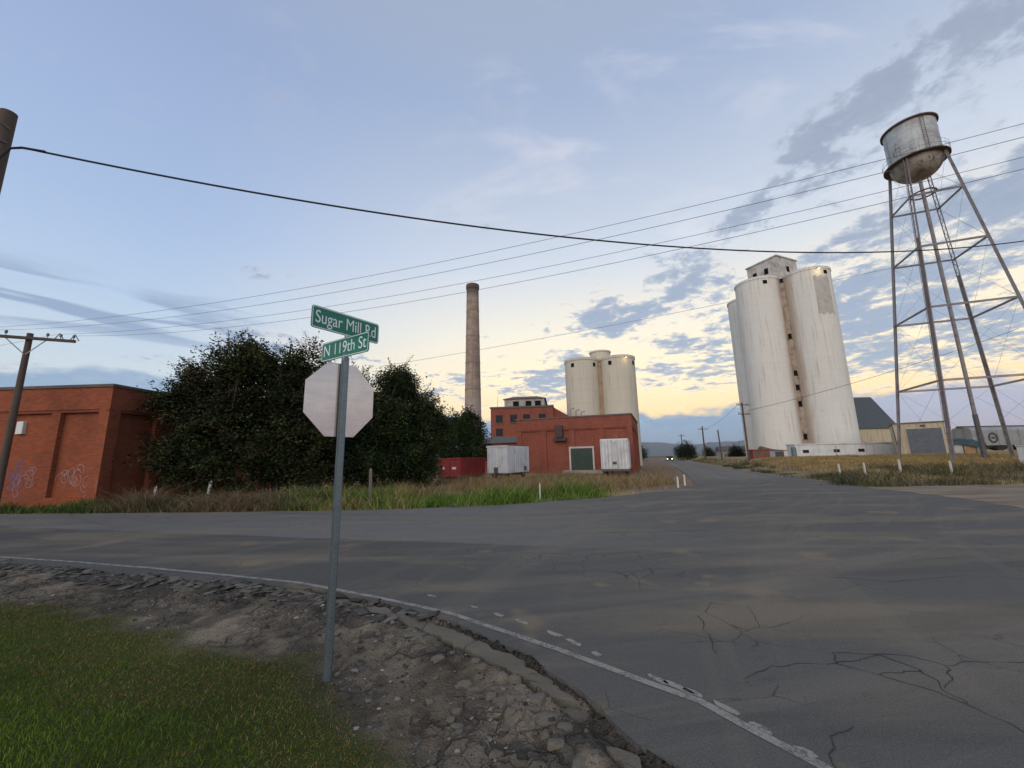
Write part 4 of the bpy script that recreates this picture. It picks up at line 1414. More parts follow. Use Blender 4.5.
def mill_window(parent, x, z, w=1.15, h=1.3, y=0.0, rot=False):
    f = MB().box(x - w / 2 - .1, x + w / 2 + .1, y - .06, y + .02, z - .1, z + h + .1).build('window', WINDOW_FRAME, parent)
    MB().box(x - w / 2, x + w / 2, y - .085, y - .063, z, z + h).build('pane', MAT_GLASS, f)
    MB().box(x - .03, x + .03, y - .10, y - .087, z, z + h).build('mullion', WINDOW_FRAME, f)
    MB().box(x - w / 2 - .16, x + w / 2 + .16, y - .16, y - .02, z - .22, z - .102).build('sill', MAT_COPING, f)


for x in (1.6, 4.3, 6.7, 9.6):
    mill_window(ml, x, 8.4)
for x in (1.6, 6.7, 9.6):
    mill_window(ml, x, 5.9)
mon = sub('roof_monitor', ml, (2.4, 1.6, ML_H))
MB().box(0, 7.6, 0, 16, 0, 1.9).build('wall', grimy((.40, .36, .32), (.2, .17, .15), .9, scale=.8, amount=.7), mon)
MB().add([(-.3, -.3, 1.902), (7.9, -.3, 1.902), (7.9, 16.3, 1.902), (-.3, 16.3, 1.902), (1.5, 1.2, 2.5), (6.1, 1.2, 2.5), (6.1, 15, 2.5), (1.5, 15, 2.5)],
         [(0, 1, 5, 4), (1, 2, 6, 5), (2, 3, 7, 6), (3, 0, 4, 7), (4, 5, 6, 7), (3, 2, 1, 0)]).build('roof', MAT_COPING, mon)
for x in (2.2, 4.6, 6.4):
    MB().box(x - .55, x + .55, -.06, .02, .35, 1.45).build('window', MAT_DARK, mon)
MB().add([(ML_W, .5, ML_H), (ML_W, ML_D, ML_H), (ML_W + 5.5, .5, 7.6), (ML_W + 5.5, ML_D, 7.6), (ML_W, .5, -.3), (ML_W + 5.5, .5, -.3), (ML_W, ML_D, -.3), (ML_W + 5.5, ML_D, -.3)],
         [(0, 2, 3, 1), (0, 4, 5, 2), (2, 5, 7, 3), (1, 3, 7, 6)]).build('lean_to', BR_D, ml)
MB().cyl((1.0, 2, ML_H), (1.0, 2, ML_H + 2.6), .05, .03, 6).build('mast', MAT_METAL_GREY, ml)
for k in range(3):
    MB().tube([(ML_W + 3.2 + k, 2, 8.6 - k * .5), (ML_W + 3.2 + k, 2, 10.6 - .3 * k), (ML_W + 3.9 + k, 2, 10.8 - .3 * k)], .13, 6).build('vent_pipe', MAT_METAL_GREY, ml)

ax = thing('brick_annex', 'low red brick annex with dark roof between the trees and the loading shed', 'building', (-5.0, 58, 0), YAW)
MB().box(0, 9.2, 0, 9, -.3, 3.9).build('wall', BR_B, ax)
MB().add([(-.3, -.3, 3.902), (9.5, -.3, 3.902), (9.5, 9.3, 3.902), (-.3, 9.3, 3.902), (-.3, 4.5, 5.0), (9.5, 4.5, 5.0)], [(0, 1, 5, 4), (2, 3, 4, 5), (0, 4, 3), (1, 2, 5), (3, 2, 1, 0)]).build('roof', MAT_ROOF, ax)
MB().box(6.4, 8.2, -1.2, -.02, 3.2, 5.4).build('roof_unit', grimy((.5, .52, .55), (.3, .3, .3), .6, scale=3), ax)
MB().cyl((6.6, -.6, 0), (6.6, -.6, 3.2), .06, n=6).build('unit_post', MAT_METAL_GREY, ax)
MB().cyl((8.0, -.6, 0), (8.0, -.6, 3.2), .06, n=6).build('unit_post', MAT_METAL_GREY, ax)

sh = thing('loading_shed', 'single storey red brick loading shed with green roller door', 'building', (.45, 48.6, 0), YAW)
SH_L, SH_H, SH_D = 13.4, 6.25, 13.0
MAT_GREEN = grimy((.022, .048, .032), (.012, .022, .018), .6, scale=2, amount=.6)
wall_bays(sub('front_wall', sh, (0, 0, 0)), SH_L - .004, .5, SH_H, BR_B, 4, .6, .14, 1.3, .35)
wall_bays(sub('side_wall', sh, (SH_L, .004, 0), math.pi / 2), SH_D, .5, SH_H, BR_B, 3, .6, .14, 1.3, .35)
MB().box(.0, SH_L - .5, .5, SH_D, SH_H - .4, SH_H - .3).build('roof', MAT_ROOF, sh)
MB().box(.0, .5, .5, SH_D, -.3, SH_H - .002).build('back_wall', BR_B, sh)
MB().box(-.1, SH_L + .08, -.08, .5, SH_H, SH_H + .16).build('coping', MAT_COPING, sh)
MB().box(SH_L - .5, SH_L + .083, .502, SH_D, SH_H, SH_H + .158).build('coping', MAT_COPING, sh)
dr = MB().box(6.5, 8.95, -.06, .1, -.05, 2.72).build('door', MAT_GREEN, sh)
for k in range(7):
    MB().box(6.52, 8.93, -.085, -.062, .02 + k * .38, .36 + k * .38).build('slat', MAT_GREEN, dr)
fr_m = grimy((.55, .46, .40), (.3, .22, .18), .8, scale=3)
fr = MB().box(6.3, 6.5, -.1, .1, -.05, 2.92).box(8.95, 9.15, -.1, .1, -.05, 2.92).box(6.502, 8.948, -.1, .1, 2.722, 2.92).build('door_frame', fr_m, sh)
MB().rbox(4.9, 5.7, -.6, -.01, 4.0, 5.4, .03).rbox(4.6, 6.1, -.45, -.01, 3.6, 3.98, .03).build('vent_hood', grimy((.07, .045, .04), (.04, .03, .03), .8, scale=3), sh)
MB().box(5.8, 10.4, -1.6, -.4, -.1, .32).build('loading_dock', grimy((.36, .32, .27), (.2, .17, .14), .95, scale=1.5), sh)

# ------------------------------------------------------------------ trailers and container
MAT_TRAILER = grimy((.62, .62, .62), (.34, .32, .30), .55, .15, 1.2, .5)
MAT_RED = grimy((.30, .030, .030), (.14, .02, .02), .6, 0, 1.2, .6, rust=(.13, .05, .03))
MAT_TYRE = mat('tyre_rubber', (.018, .018, .019), .85)
MAT_STEEL = grimy((.10, .095, .09), (.05, .04, .035), .7, .2, 3)


def wheel(parent, x, y, r=.5, w=.26, axis='x'):
    prof = [(r * .45, -w / 2), (r * .92, -w / 2), (r, -w * .35), (r, w * .35), (r * .92, w / 2), (r * .45, w / 2)]
    mb = MB().lathe(prof, 24)
    o = mb.build('wheel', MAT_TYRE, parent, True)
    o.rotation_euler = (0, math.pi / 2, 0) if axis == 'x' else (math.pi / 2, 0, 0)
    o.location = (x, y, r)
    MB().lathe([(.02, w * .42), (r * .2, w * .42), (r * .25, w * .30), (r * .46, w * .36)], 20).lathe([(.02, -w * .42), (r * .2, -w * .42), (r * .25, -w * .30), (r * .46, -w * .36)], 20).build('rim', MAT_METAL_GREY, o, True)
    return o


MAT_RIB = grimy((.50, .50, .50), (.26, .24, .22), .55, .15, 1.2, .6)
# box trailer seen from behind
t2 = thing('box_trailer', 'white ribbed box trailer parked rear on beside the green roller door', 'trailer', (8.95, 36.0, 0), rad(-17))
TW, TL, Z0, Z1 = 1.22, 7.4, .62, 3.28
MB().rbox(-TW, TW, 0, TL, Z0, Z1, .04).build('body', MAT_TRAILER, t2)
for k in range(9):
    x = -TW + .12 + k * (2 * TW - .24) / 8
    MB().box(x - .05, x + .05, -.07, .01, Z0 + .10, Z1 - .10).build('rib', MAT_RIB, t2)
for x in (-.16, .16):
    MB().cyl((x, -.075, Z0 + .06), (x, -.075, Z1 - .08), .018, n=6).build('lock_rod', MAT_TRAILER, t2)
MB().rbox(-.22, .14, -.10, -.05, Z0 + .42, Z0 + .66, .01).build('plate', MAT_STEEL, t2)
MB().rbox(-.13, .13, -.1, -.05, Z1 - .32, Z1 - .16, .02).build('marker_lamp', MAT_WHITE_FIX, t2)
MB().box(-TW - .02, TW + .02, -.12, .1, Z0 - .18, Z0 - .002).build('bumper', MAT_STEEL, t2)
MB().box(-.5, .5, .3, TL - .2, Z0 - .25, Z0 - .002).build('chassis', MAT_STEEL, t2)
for x in (-.95, .95):
    for y in (.9, 2.0):
        wheel(t2, x, y, .46, .3)
for x in (-.7, .7):
    MB().box(x - .06, x + .06, TL - 1.2, TL - 1.08, 0, Z0 - .002).build('landing_leg', MAT_STEEL, t2)

# white van body standing with its corner towards the road
t1 = thing('box_trailer', 'grey white cargo box trailer standing between red container and brick shed', 'trailer', (-.56, 36.0, 0), rad(-28.4))
# local: -X along the end face to the left, +Y along the long side
MB().rbox(-2.1, 0, 0, 4.4, .45, 2.86, .04).build('body', MAT_TRAILER, t1)
for k in range(6):
    x = -2.0 + k * .38
    MB().box(x - .03, x + .03, -.04, .01, .55, 2.75).build('rib', MAT_TRAILER, t1)
for k in range(10):
    y = .2 + k * .44
    MB().box(-.01, .04, y - .02, y + .02, .55, 2.75).build('rib', MAT_TRAILER, t1)
MB().box(-2.14, .05, -.06, .06, 2.76, 2.90).build('corner_rail', MAT_TRAILER, t1)
MB().box(-1.35, -.95, -.07, -.045, .46, .98).build('hatch', MAT_STEEL, t1)
MB().box(.045, .07, 3.2, 3.6, .62, 1.02).build('hatch', MAT_STEEL, t1)
MB().box(-1.7, -.4, .2, 4.2, .2, .448).build('chassis', MAT_STEEL, t1)
for x in (-1.85, -.25):
    for y in (.9, 3.4):
        wheel(t1, x, y, .36, .24)

# open topped red container
rc = thing('waste_container', 'open topped red ribbed steel container under the trees', 'container', (-4.72, 36.6, 0), rad(-24))
CW, CL, CH = 2.45, 4.6, 1.78
for nm, (x0, x1, y0, y1) in (('end_wall', (-CW, 0, 0, .08)), ('end_wall', (-CW, 0, CL - .08, CL)), ('side_wall', (-CW, -CW + .08, .082, CL - .082)), ('side_wall', (-.08, 0, .082, CL - .082))):
    MB().box(x0, x1, y0, y1, .22, CH - .002).build(nm, MAT_RED, rc)
MB().box(-CW + .082, -.082, .082, CL - .082, .24, .34).build('floor', MAT_RED, rc)
MB().box(-CW - .05, .05, -.05, .12, CH, CH + .12).box(-CW - .05, .05, CL - .12, CL + .05, CH, CH + .12).box(-CW - .05, -CW + .12, .122, CL - .122, CH, CH + .12).box(-.12, .05, .122, CL - .122, CH, CH + .12).build('top_rail', MAT_RED, rc)
for k in range(8):
    y = .35 + k * (CL - .7) / 7
    MB().box(.002, .07, y - .05, y + .05, .24, CH - .01).build('rib', MAT_RED, rc)
for x in (-CW + .15, -CW / 2, -.15):
    MB().box(x - .05, x + .05, -.06, -.002, .24, CH - .01).build('rib', MAT_RED, rc)
MB().lathe([(.01, 0), (.11, .0), (.12, .02)], 14).build('white_sticker', MAT_WHITE_FIX, rc)
rc.children[-1].rotation_euler = (math.pi / 2, 0, 0)
rc.children[-1].location = (-CW + .62, -.012, 1.0)
MB().rbox(-.95, -.52, -.02, -.004, .88, 1.08, .006).build('white_sticker', MAT_WHITE_FIX, rc)
MB().box(-CW + .2, -CW + .4, .1, CL - .1, 0, .218).box(-.4, -.2, .1, CL - .1, 0, .218).build('skid_rail', MAT_STEEL, rc)

# ------------------------------------------------------------------ low white building, brick box, sheds by the tall silos
ZR = 1.05
MAT_WHITEWALL = grimy((.66, .66, .64), (.42, .40, .37), .85, scale=.6, amount=.5)
lw2 = thing('low_white_building', 'long low white building with small dark windows at the foot of the tall silos', 'building', (46.9, 67.6, ZR), rad(-5))
MB().box(0, 18.2, 0, 2.4, -.6, 1.95).build('wall', MAT_WHITEWALL, lw2)
MB().box(-.15, 18.35, -.15, 2.55, 1.952, 2.12).build('roof_slab', MAT_WHITEWALL, lw2)
for x in (1.6, 6.4, 10.2, 15.8):
    f = MB().box(x - .48, x + .48, -.05, .02, .62, 1.12).build('window', WINDOW_FRAME, lw2)
    MB().box(x - .40, x + .40, -.07, -.052, .68, 1.06).build('pane', MAT_GLASS, f)
MB().cyl((6.3, -.06, 0), (6.3, -.06, 1.7), .05, n=6).build('downpipe', MAT_METAL_GREY, lw2)
MB().rbox(-.6, -.02, -.35, .25, .1, 1.6, .04).build('meter_cabinet', grimy((.15, .2, .2), (.08, .1, .1), .6, scale=3), lw2)
MB().box(-.05, 18.25, -.02, -.003, -.6, -.02).build('footing_or_shade', grimy((.13, .12, .10), (.07, .065, .055), .95, scale=1), lw2)  # dark strip standing in for the shadow along the wall base

bx = thing('brick_kiosk', 'small red brick kiosk at the left foot of the tall white silos', 'building', (36.2, 61.5, tz(37, 62) - .15), rad(-12))
MB().box(0, 2.3, 0, 2.4, -.3, 1.35).build('wall', BR_B, bx)
MB().box(-.1, 2.4, -.1, 2.5, 1.352, 1.46).build('roof_slab', BR_D, bx)
MB().box(.35, 1.0, -.04, .02, -.1, 1.15).build('door', MAT_STEEL, bx)
MB().box(1.5, 2.1, -.04, .02, .5, 1.0).build('vent_grille', MAT_STEEL, bx)


def ribbed(color, dirt, step=.3, rough=.6):
    def fn(B, b, co):
        x, y, z = B.xyz(co)
        r = B.m('FRACT', B.m('DIVIDE', B.m('ADD', x, y), step))
        s = B.noise(B.mapv(co, (2.5, 2.5, .2)), 1.0, 5, .6)
        c = B.mix(B.m('MULTIPLY', B.ss(s, .45, .7), .6), color, dirt)
        c = B.mix(B.m('MULTIPLY', B.ss(r, .14, .06), .3), c, dirt)
        B.nt.links.new(c, b.inputs['Base Color'])
        bump(B, b, B.m('PINGPONG', r, .5), .5, .05)
    return mat('ribbed_sheet', color, rough, .1, fn)


SIDING = ribbed((.50, .42, .28), (.28, .22, .14))
ROOF_SHEET = ribbed((.075, .085, .088), (.045, .05, .05), .4)
gs = thing('storage_shed', 'tan metal storage shed with steep dark grey roof beside the tall silos', 'shed', (66.2, 81.0, ZR), rad(-3))
SW_, SD_, SE_, SR_ = 10.6, 10.4, 5.1, 12.0
MB().box(0, SW_, 0, SD_, -.5, SE_).build('wall', SIDING, gs)
MB().add([(-.2, -.25, SE_ + .01), (SW_ + .2, -.25, SE_ + .01), (SW_ + .2, SD_ / 2, SR_), (-.2, SD_ / 2, SR_), (-.2, SD_ + .25, SE_ + .01), (SW_ + .2, SD_ + .25, SE_ + .01),
          (-.2, -.25, SE_ + .16), (SW_ + .2, -.25, SE_ + .16), (SW_ + .2, SD_ / 2, SR_ + .16), (-.2, SD_ / 2, SR_ + .16), (-.2, SD_ + .25, SE_ + .16), (SW_ + .2, SD_ + .25, SE_ + .16)],
         [(6, 7, 8, 9), (9, 8, 11, 10), (0, 3, 2, 1), (3, 4, 5, 2), (0, 1, 7, 6), (4, 10, 11, 5), (1, 2, 8, 7), (2, 5, 11, 8), (0, 6, 9, 3), (3, 9, 10, 4)]).build('roof', ROOF_SHEET, gs)
MB().add([(.002, .05, SE_), (.002, SD_ - .05, SE_), (.002, SD_ / 2, SR_ - .15), (SW_ - .002, .05, SE_), (SW_ - .002, SD_ - .05, SE_), (SW_ - .002, SD_ / 2, SR_ - .15)], [(0, 1, 2), (5, 4, 3)]).build('gable', SIDING, gs)
MB().box(3.0, 4.4, -.05, .02, 1.8, 2.5).build('window', MAT_DARK, gs)
MB().box(5.0, 9.2, -.5, .02, 1.75, 2.1).build('canopy', MAT_STEEL, gs)
MB().tube([(-1.2, 3.6, 15.5), (1.8, 4.4, 13.2), (3.2, 4.8, 12.2)], .16, 6).build('grain_spout', MAT_METAL_GREY, gs)

bg_ = thing('garage', 'cream metal garage with grey overhead door behind the water tower leg', 'garage', (57.0, 60.4, ZR), rad(-40))
MB().box(0, 5.3, 0, 7, -.5, 4.55).build('wall', SIDING, bg_)
MB().box(-.15, 5.45, -.15, 7.15, 4.552, 4.72).build('roof', grimy((.16, .12, .10), (.08, .06, .05), .8, scale=1), bg_)
dr = MB().box(1.35, 4.95, -.06, .02, -.05, 3.75).build('door', mat('door_grey', (.07, .08, .10), .5), bg_)
MAT_DOORP = grimy((.10, .115, .14), (.06, .07, .085), .5, scale=1)
for k in range(6):
    MB().box(1.4, 4.9, -.085, -.062, .02 + k * .62, .60 + k * .62).build('door_panel', MAT_DOORP, dr)
MB().box(1.15, 1.35, -.09, .02, -.05, 3.95).box(4.95, 5.15, -.09, .02, -.05, 3.95).box(1.352, 4.948, -.09, .02, 3.752, 3.95).build('door_frame', SIDING, bg_)
MB().rbox(2.9, 3.4, -.28, -.01, 4.05, 4.3, .03).build('lamp', MAT_STEEL, bg_)
MB().cyl((.2, -.08, 0), (-.1, -.08, 4.4), .06, n=6).build('downpipe', MAT_STEEL, bg_)

# chain link fence piece and tarp-covered heap by the garage
fc = thing('chain_fence', 'low grey chain link fence joining low white building to garage', 'fence', (53.6, 61.8, ZR), rad(-4))
for k in range(4):
    MB().cyl((k * 1.15, 0, -.3), (k * 1.15, 0, 1.7), .035, n=6).build('post', MAT_METAL_GREY, fc)
MB().cyl((0, 0, 1.68), (3.45, 0, 1.68), .025, n=6).build('top_rail', MAT_METAL_GREY, fc)
mesh_mb = MB()
for k in range(46):
    x = k * .075
    for sgn in (-1, 1):
        L = min(1.6, (3.45 - x) if sgn > 0 else x)
        if L > .1:
            mesh_mb.tube([(x, 0, .05), (x + sgn * L, 0, .05 + L)], .006, 3)
mesh_mb.build('wire_mesh', MAT_METAL_GREY, fc)

tp = thing('tarp_heap', 'equipment heap under a dark teal tarp next to the hopper car', 'tarp', (65.6, 60.6, ZR), rad(-12))
TG = 14
tv, tf = [], []
for j in range(TG + 1):
    for i in range(TG + 1):
        u, v = i / TG, j / TG
        e = min(u, 1 - u, v, 1 - v)
        z = 1.35 + .5 * min(1, e * 5) + .35 * mnoise.noise((u * 4, v * 4, 2)) + .5 * (1 - u)
        tv.append((u * 4.4, v * 2.4, z if e > 0 else z - .35 - .3 * abs(mnoise.noise((u * 9, v * 9, 5)))))
for j in range(TG):
    for i in range(TG):
        a_ = j * (TG + 1) + i
        tf.append((a_, a_ + 1, a_ + TG + 2, a_ + TG + 1))
MB().add(tv, tf).build('tarp', mat('tarp_teal', (.012, .045, .05), .5), tp, True)
MB().rbox(.2, 1.3, .2, 2.2, -.3, 1.7, .05).build('crate', grimy((.4, .4, .38), (.25, .22, .2), .7, scale=2), tp)
MB().rbox(1.5, 2.9, .3, 2.1, -.3, 1.5, .05).build('crate', grimy((.33, .20, .10), (.2, .12, .07), .8, scale=2), tp)
MB().rbox(3.0, 4.2, .3, 2.1, -.3, 1.55, .05).build('crate', grimy((.2, .19, .17), (.1, .1, .09), .8, scale=2), tp)

# covered hopper rail car
MAT_CAR = grimy((.30, .305, .30), (.15, .135, .12), .6, .1, .7, .6)
hc = thing('hopper_car', 'grey covered hopper rail car with round dark emblem at the right edge', 'rail car', (79.4, 72.0, 1.05), rad(4))
HL, HW = 17.5, 1.55
prof = [(-HW, 1.25), (-HW, 3.9), (-1.2, 4.35), (-.5, 4.5), (.5, 4.5), (1.2, 4.35), (HW, 3.9), (HW, 1.25)]
vs = [(x, y, z) for x in (.5, HL - .5) for (y, z) in prof]
fs = [tuple(range(7, -1, -1)), tuple(range(8, 16))] + [(i, (i + 1) % 8, 8 + (i + 1) % 8, 8 + i) for i in range(8)]
MB().add(vs, fs).build('body', MAT_CAR, hc)
for k in range(12):
    x = 1.2 + k * (HL - 2.4) / 11
    MB().box(x - .05, x + .05, -HW - .06, -HW + .002, 1.27, 3.86).build('side_rib', MAT_CAR, hc)
MB().box(.3, HL - .3, -.5, .5, 4.502, 4.72).build('roof_walk', MAT_STEEL, hc)
for k in range(4):
    x0 = 1.4 + k * 3.8
    MB().add([(x0, -1.3, 1.248), (x0 + 3.4, -1.3, 1.248), (x0 + 3.4, 1.3, 1.248), (x0, 1.3, 1.248), (x0 + 1.3, -.4, .35), (x0 + 2.1, -.4, .35), (x0 + 2.1, .4, .35), (x0 + 1.3, .4, .35)],
             [(0, 1, 5, 4), (1, 2, 6, 5), (2, 3, 7, 6), (3, 0, 4, 7), (4, 5, 6, 7)]).build('hopper', MAT_STEEL, hc)
MB().box(0, HL, -.35, .35, .95, 1.22).build('underframe', MAT_STEEL, hc)
for xb in (1.6, HL - 1.6):
    tk = MB().box(xb - 1.2, xb + 1.2, -1.05, -.85, .4, .75).box(xb - 1.2, xb + 1.2, .85, 1.05, .4, .75).build('truck_frame', MAT_STEEL, hc)
    for xx in (-.85, .85):
        for yy in (-.76, .76):
            w_ = MB().lathe([(.05, -.06), (.42, -.06), (.46, .06), (.05, .06)], 20).build('wheel', MAT_STEEL, tk, True)
            w_.rotation_euler = (math.pi / 2, 0, 0)
            w_.location = (xb + xx, yy, .46)
em = MB()
for k in range(28):
    a0, a1 = 2 * math.pi * k / 28, 2 * math.pi * (k + 1) / 28
    em.add([(4.3 + r * math.cos(a), -HW - .066, 2.55 + r * math.sin(a)) for a in (a0, a1) for r in (.62, .92)], [(0, 2, 3, 1)])
em.box(3.9, 4.7, -HW - .067, -HW - .062, 2.42, 2.68)
em.build('emblem', mat('emblem_dark', (.05, .045, .045), .7), hc)
rl = thing('rail_track', 'straight railway track with ties under the grey hopper car', 'track', (70, 71.4, 1.0), rad(4))
for y in (-.72, .72):
    MB().box(0, 60, y - .035, y + .035, -.02, .05).build('rail', mat('rail_steel', (.2, .17, .15), .5, .6), rl)
tie0 = None
for k in range(60):
    if tie0 is None:
        tie0 = MB().rbox(-.11, .11, -1.25, 1.25, -.2, -.022, .02).build('tie', mat('tie_wood', (.09, .07, .055), .9), rl)
    else:
        c_ = tie0.copy()
        COL.objects.link(c_)
        c_.parent = rl
        c_.location = (k * 1.0, 0, 0)

# ------------------------------------------------------------------ water tower
WT = thing('water_tower', 'tall rusty white water tower with balcony on four lattice legs', 'water tower', (48.45, 42.0, tz(48.45, 42)))
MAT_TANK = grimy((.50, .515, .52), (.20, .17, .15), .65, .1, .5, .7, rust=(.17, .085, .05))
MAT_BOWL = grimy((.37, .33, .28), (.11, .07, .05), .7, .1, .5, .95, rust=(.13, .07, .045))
MAT_LEGP = grimy((.25, .225, .225), (.13, .09, .075), .6, .2, 1.2, .6, rust=(.14, .07, .045))
MAT_RUST = grimy((.12, .075, .055), (.07, .045, .035), .9, .1, 2, .7)
TR = 2.32
TB, TT = 34.4, 39.0
MB().lathe([(TR, TB), (TR, TT)], 56).build('tank_shell', MAT_TANK, WT, True)
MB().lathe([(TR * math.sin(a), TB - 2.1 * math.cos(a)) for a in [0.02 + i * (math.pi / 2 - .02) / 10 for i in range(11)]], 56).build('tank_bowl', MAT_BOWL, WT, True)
MB().lathe([(TR + .02, TT - .12), (TR + .22, TT - .08), (TR + .22, TT + .10), (TR + .14, TT + .13), (1.4, TT + .5), (.02, TT + .8)], 56).build('tank_roof', MAT_RUST, WT, True)
MB().cyl((0, 0, TT + .7), (0, 0, TT + 1.2), .2, .17, 12).lathe([(.02, TT + 1.45), (.24, TT + 1.32), (.24, TT + 1.2)], 12).build('roof_vent', MAT_RUST, WT)
bal = MB().lathe([(TR + .01, TB - .08), (TR + .55, TB - .08), (TR + .55, TB + .02), (TR + .01, TB + .02)], 56).build('balcony', MAT_RUST, WT, True)
MB().lathe([(TR + .54, TB + .98), (TR + .555, TB + .98), (TR + .555, TB + 1.0), (TR + .54, TB + 1.0)], 56).lathe([(TR + .53, TB + .5), (TR + .56, TB + .5), (TR + .56, TB + .53), (TR + .53, TB + .53)], 56).build('handrail', MAT_LEGP, bal)
po = MB()
for k in range(28):
    a = 2 * math.pi * k / 28
    po.cyl(((TR + .545) * math.cos(a), (TR + .545) * math.sin(a), TB), ((TR + .545) * math.cos(a), (TR + .545) * math.sin(a), TB + 1.0), .010, n=4)
po.build('rail_stanchions', MAT_LEGP, bal)
for z in (TB + 1.7, TB + 3.3):
    MB().lathe([(TR + .001, z), (TR + .02, z + .02), (TR + .02, z + .08), (TR + .001, z + .1)], 56).build('seam', MAT_TANK, WT, True)
# shell ladder
lad = MB()
la = rad(250)
for d in (-.06, .06):
    lad.cyl(((TR + .14) * math.cos(la + d), (TR + .14) * math.sin(la + d), TB), ((TR + .14) * math.cos(la + d), (TR + .14) * math.sin(la + d), TT), .02, n=4)
for k in range(15):
    z = TB + .3 + k * .32
    lad.cyl(((TR + .14) * math.cos(la - .06), (TR + .14) * math.sin(la - .06), z), ((TR + .14) * math.cos(la + .06), (TR + .14) * math.sin(la + .06), z), .012, n=4)
lad.build('ladder', MAT_RUST, WT)
LEG_A = [rad(a) for a in (113.9, 203.9, 293.9, 383.9)]
R_BOT, R_TOP = 6.9, TR + .16


def leg_pt(k, z):
    u = z / (TB + .1)
    r = R_BOT + (R_TOP - R_BOT) * u
    return Vector((r * math.cos(LEG_A[k % 4]), r * math.sin(LEG_A[k % 4]), z))


LEVELS = [7.9, 15.8, 22.9, 29.3]
leg_names = ['left', 'near', 'right', 'far']
for k in range(4):
    base = leg_pt(k, -.2)
    top = leg_pt(k, TB + .1)
    d = (top - base).normalized()
    tang = Vector((-math.sin(LEG_A[k]), math.cos(LEG_A[k]), 0))
    out = d.cross(tang).normalized()
    leg = bpy.data.objects.new('leg', None)
    COL.objects.link(leg)
    leg.parent = WT

    def chan(off, n0, n1, w, mb):
        vs_ = []
        for p in (n0, n1):
            for (a_, b_) in ((-1, -1), (1, -1), (1, 1), (-1, 1)):
                vs_.append(p + tang * (off + a_ * w[0] / 2) + out * b_ * w[1] / 2)
        mb.add(vs_, [(3, 2, 1, 0), (4, 5, 6, 7), (0, 1, 5, 4), (1, 2, 6, 5), (2, 3, 7, 6), (3, 0, 4, 7)])
    for off in (-.14, .14):
        mb = MB()
        chan(off, base, top, (.05, .20), mb)
        mb.build('channel', MAT_LEGP, leg)
    lac = MB()
    L = (top - base).length
    nl = int(L / .48)
    for i in range(nl):
        p0, p1 = base + d * L * i / nl, base + d * L * (i + 1) / nl
        s_ = 1 if i % 2 else -1
        for o_ in (-.09, .09):
            lac.tube([p0 + tang * .12 * s_ + out * o_, p1 - tang * .12 * s_ + out * o_], .015, 4)
    lac.build('lacing', MAT_LEGP, leg)
    if k in (1, 3):
        cv = MB()
        chan(0, base + d * .3, leg_pt(k, 24.0 if k == 1 else 21.0), (.32, .04), cv)
        cv.build('cover_plate', MAT_LEGP, leg)
    MB().rbox(base.x - .7, base.x + .7, base.y - .7, base.y + .7, -1.1, -.08, .05).build('footing_or_shade', HEAD_M, leg)
for li, z in enumerate(LEVELS):
    for k in range(4):
        a_, b_ = leg_pt(k, z), leg_pt(k + 1, z)
        d = (b_ - a_).normalized()
        st = MB()
        for off in (-.12, .12):
            st.tube([a_ + Vector((0, 0, off * .5)), b_ + Vector((0, 0, off * .5))], .062, 4)
        nl = int((b_ - a_).length / .5)
        for i in range(nl):
            p0, p1 = a_ + (b_ - a_) * i / nl, a_ + (b_ - a_) * (i + 1) / nl
            s_ = .12 if i % 2 else -.12
            st.tube([p0 + Vector((0, 0, s_)), p1 - Vector((0, 0, s_))], .012, 4)
        st.build('strut', MAT_LEGP, WT)
zz2 = [.1] + LEVELS + [TB - .2]
for li in range(5):
    for k in range(4):
        for (p, q) in ((k, k + 1), (k + 1, k)):
            MB().tube([leg_pt(p, zz2[li]), leg_pt(q, zz2[li + 1])], .010, 4).build('tie_rod', MAT_LEGP, WT)
MB().cyl((0, 0, -.3), (0, 0, TB - 1.9), .17, .17, 16).build('riser_pipe', MAT_LEGP, WT)
MB().cyl((0, 0, -.3), (0, 0, 4.6), .21, .21, 16).build('riser_base', MAT_STEEL, WT)  # darker lower length of the riser pipe
rp = MB()
for a in range(20):
    t0, t1 = 2 * math.pi * a / 20, 2 * math.pi * (a + 1) / 20
    rp.tube([(1.1 * math.cos(t0), 1.1 * math.sin(t0), TB - 4.0), (1.1 * math.cos(t1), 1.1 * math.sin(t1), TB - 4.0)], .09, 5)
rp.build('walk_ring', MAT_RUST, WT)
# leg ladder on the near leg
ld_ = MB()
for off in (-.16, .16):
    k = 1
    tang = Vector((-math.sin(LEG_A[k]), math.cos(LEG_A[k]), 0))
    outv = Vector((math.cos(LEG_A[k]), math.sin(LEG_A[k]), 0)) * .28
    ld_.tube([leg_pt(k, 2.5) + tang * off + outv, leg_pt(k, TB) + tang * off + outv], .018, 4)
for i in range(100):
    p = leg_pt(1, 2.6 + i * .31)
    ld_.tube([p + tang * -.16 + outv, p + tang * .16 + outv], .011, 3)
ld_.build('leg_ladder', MAT_RUST, WT)

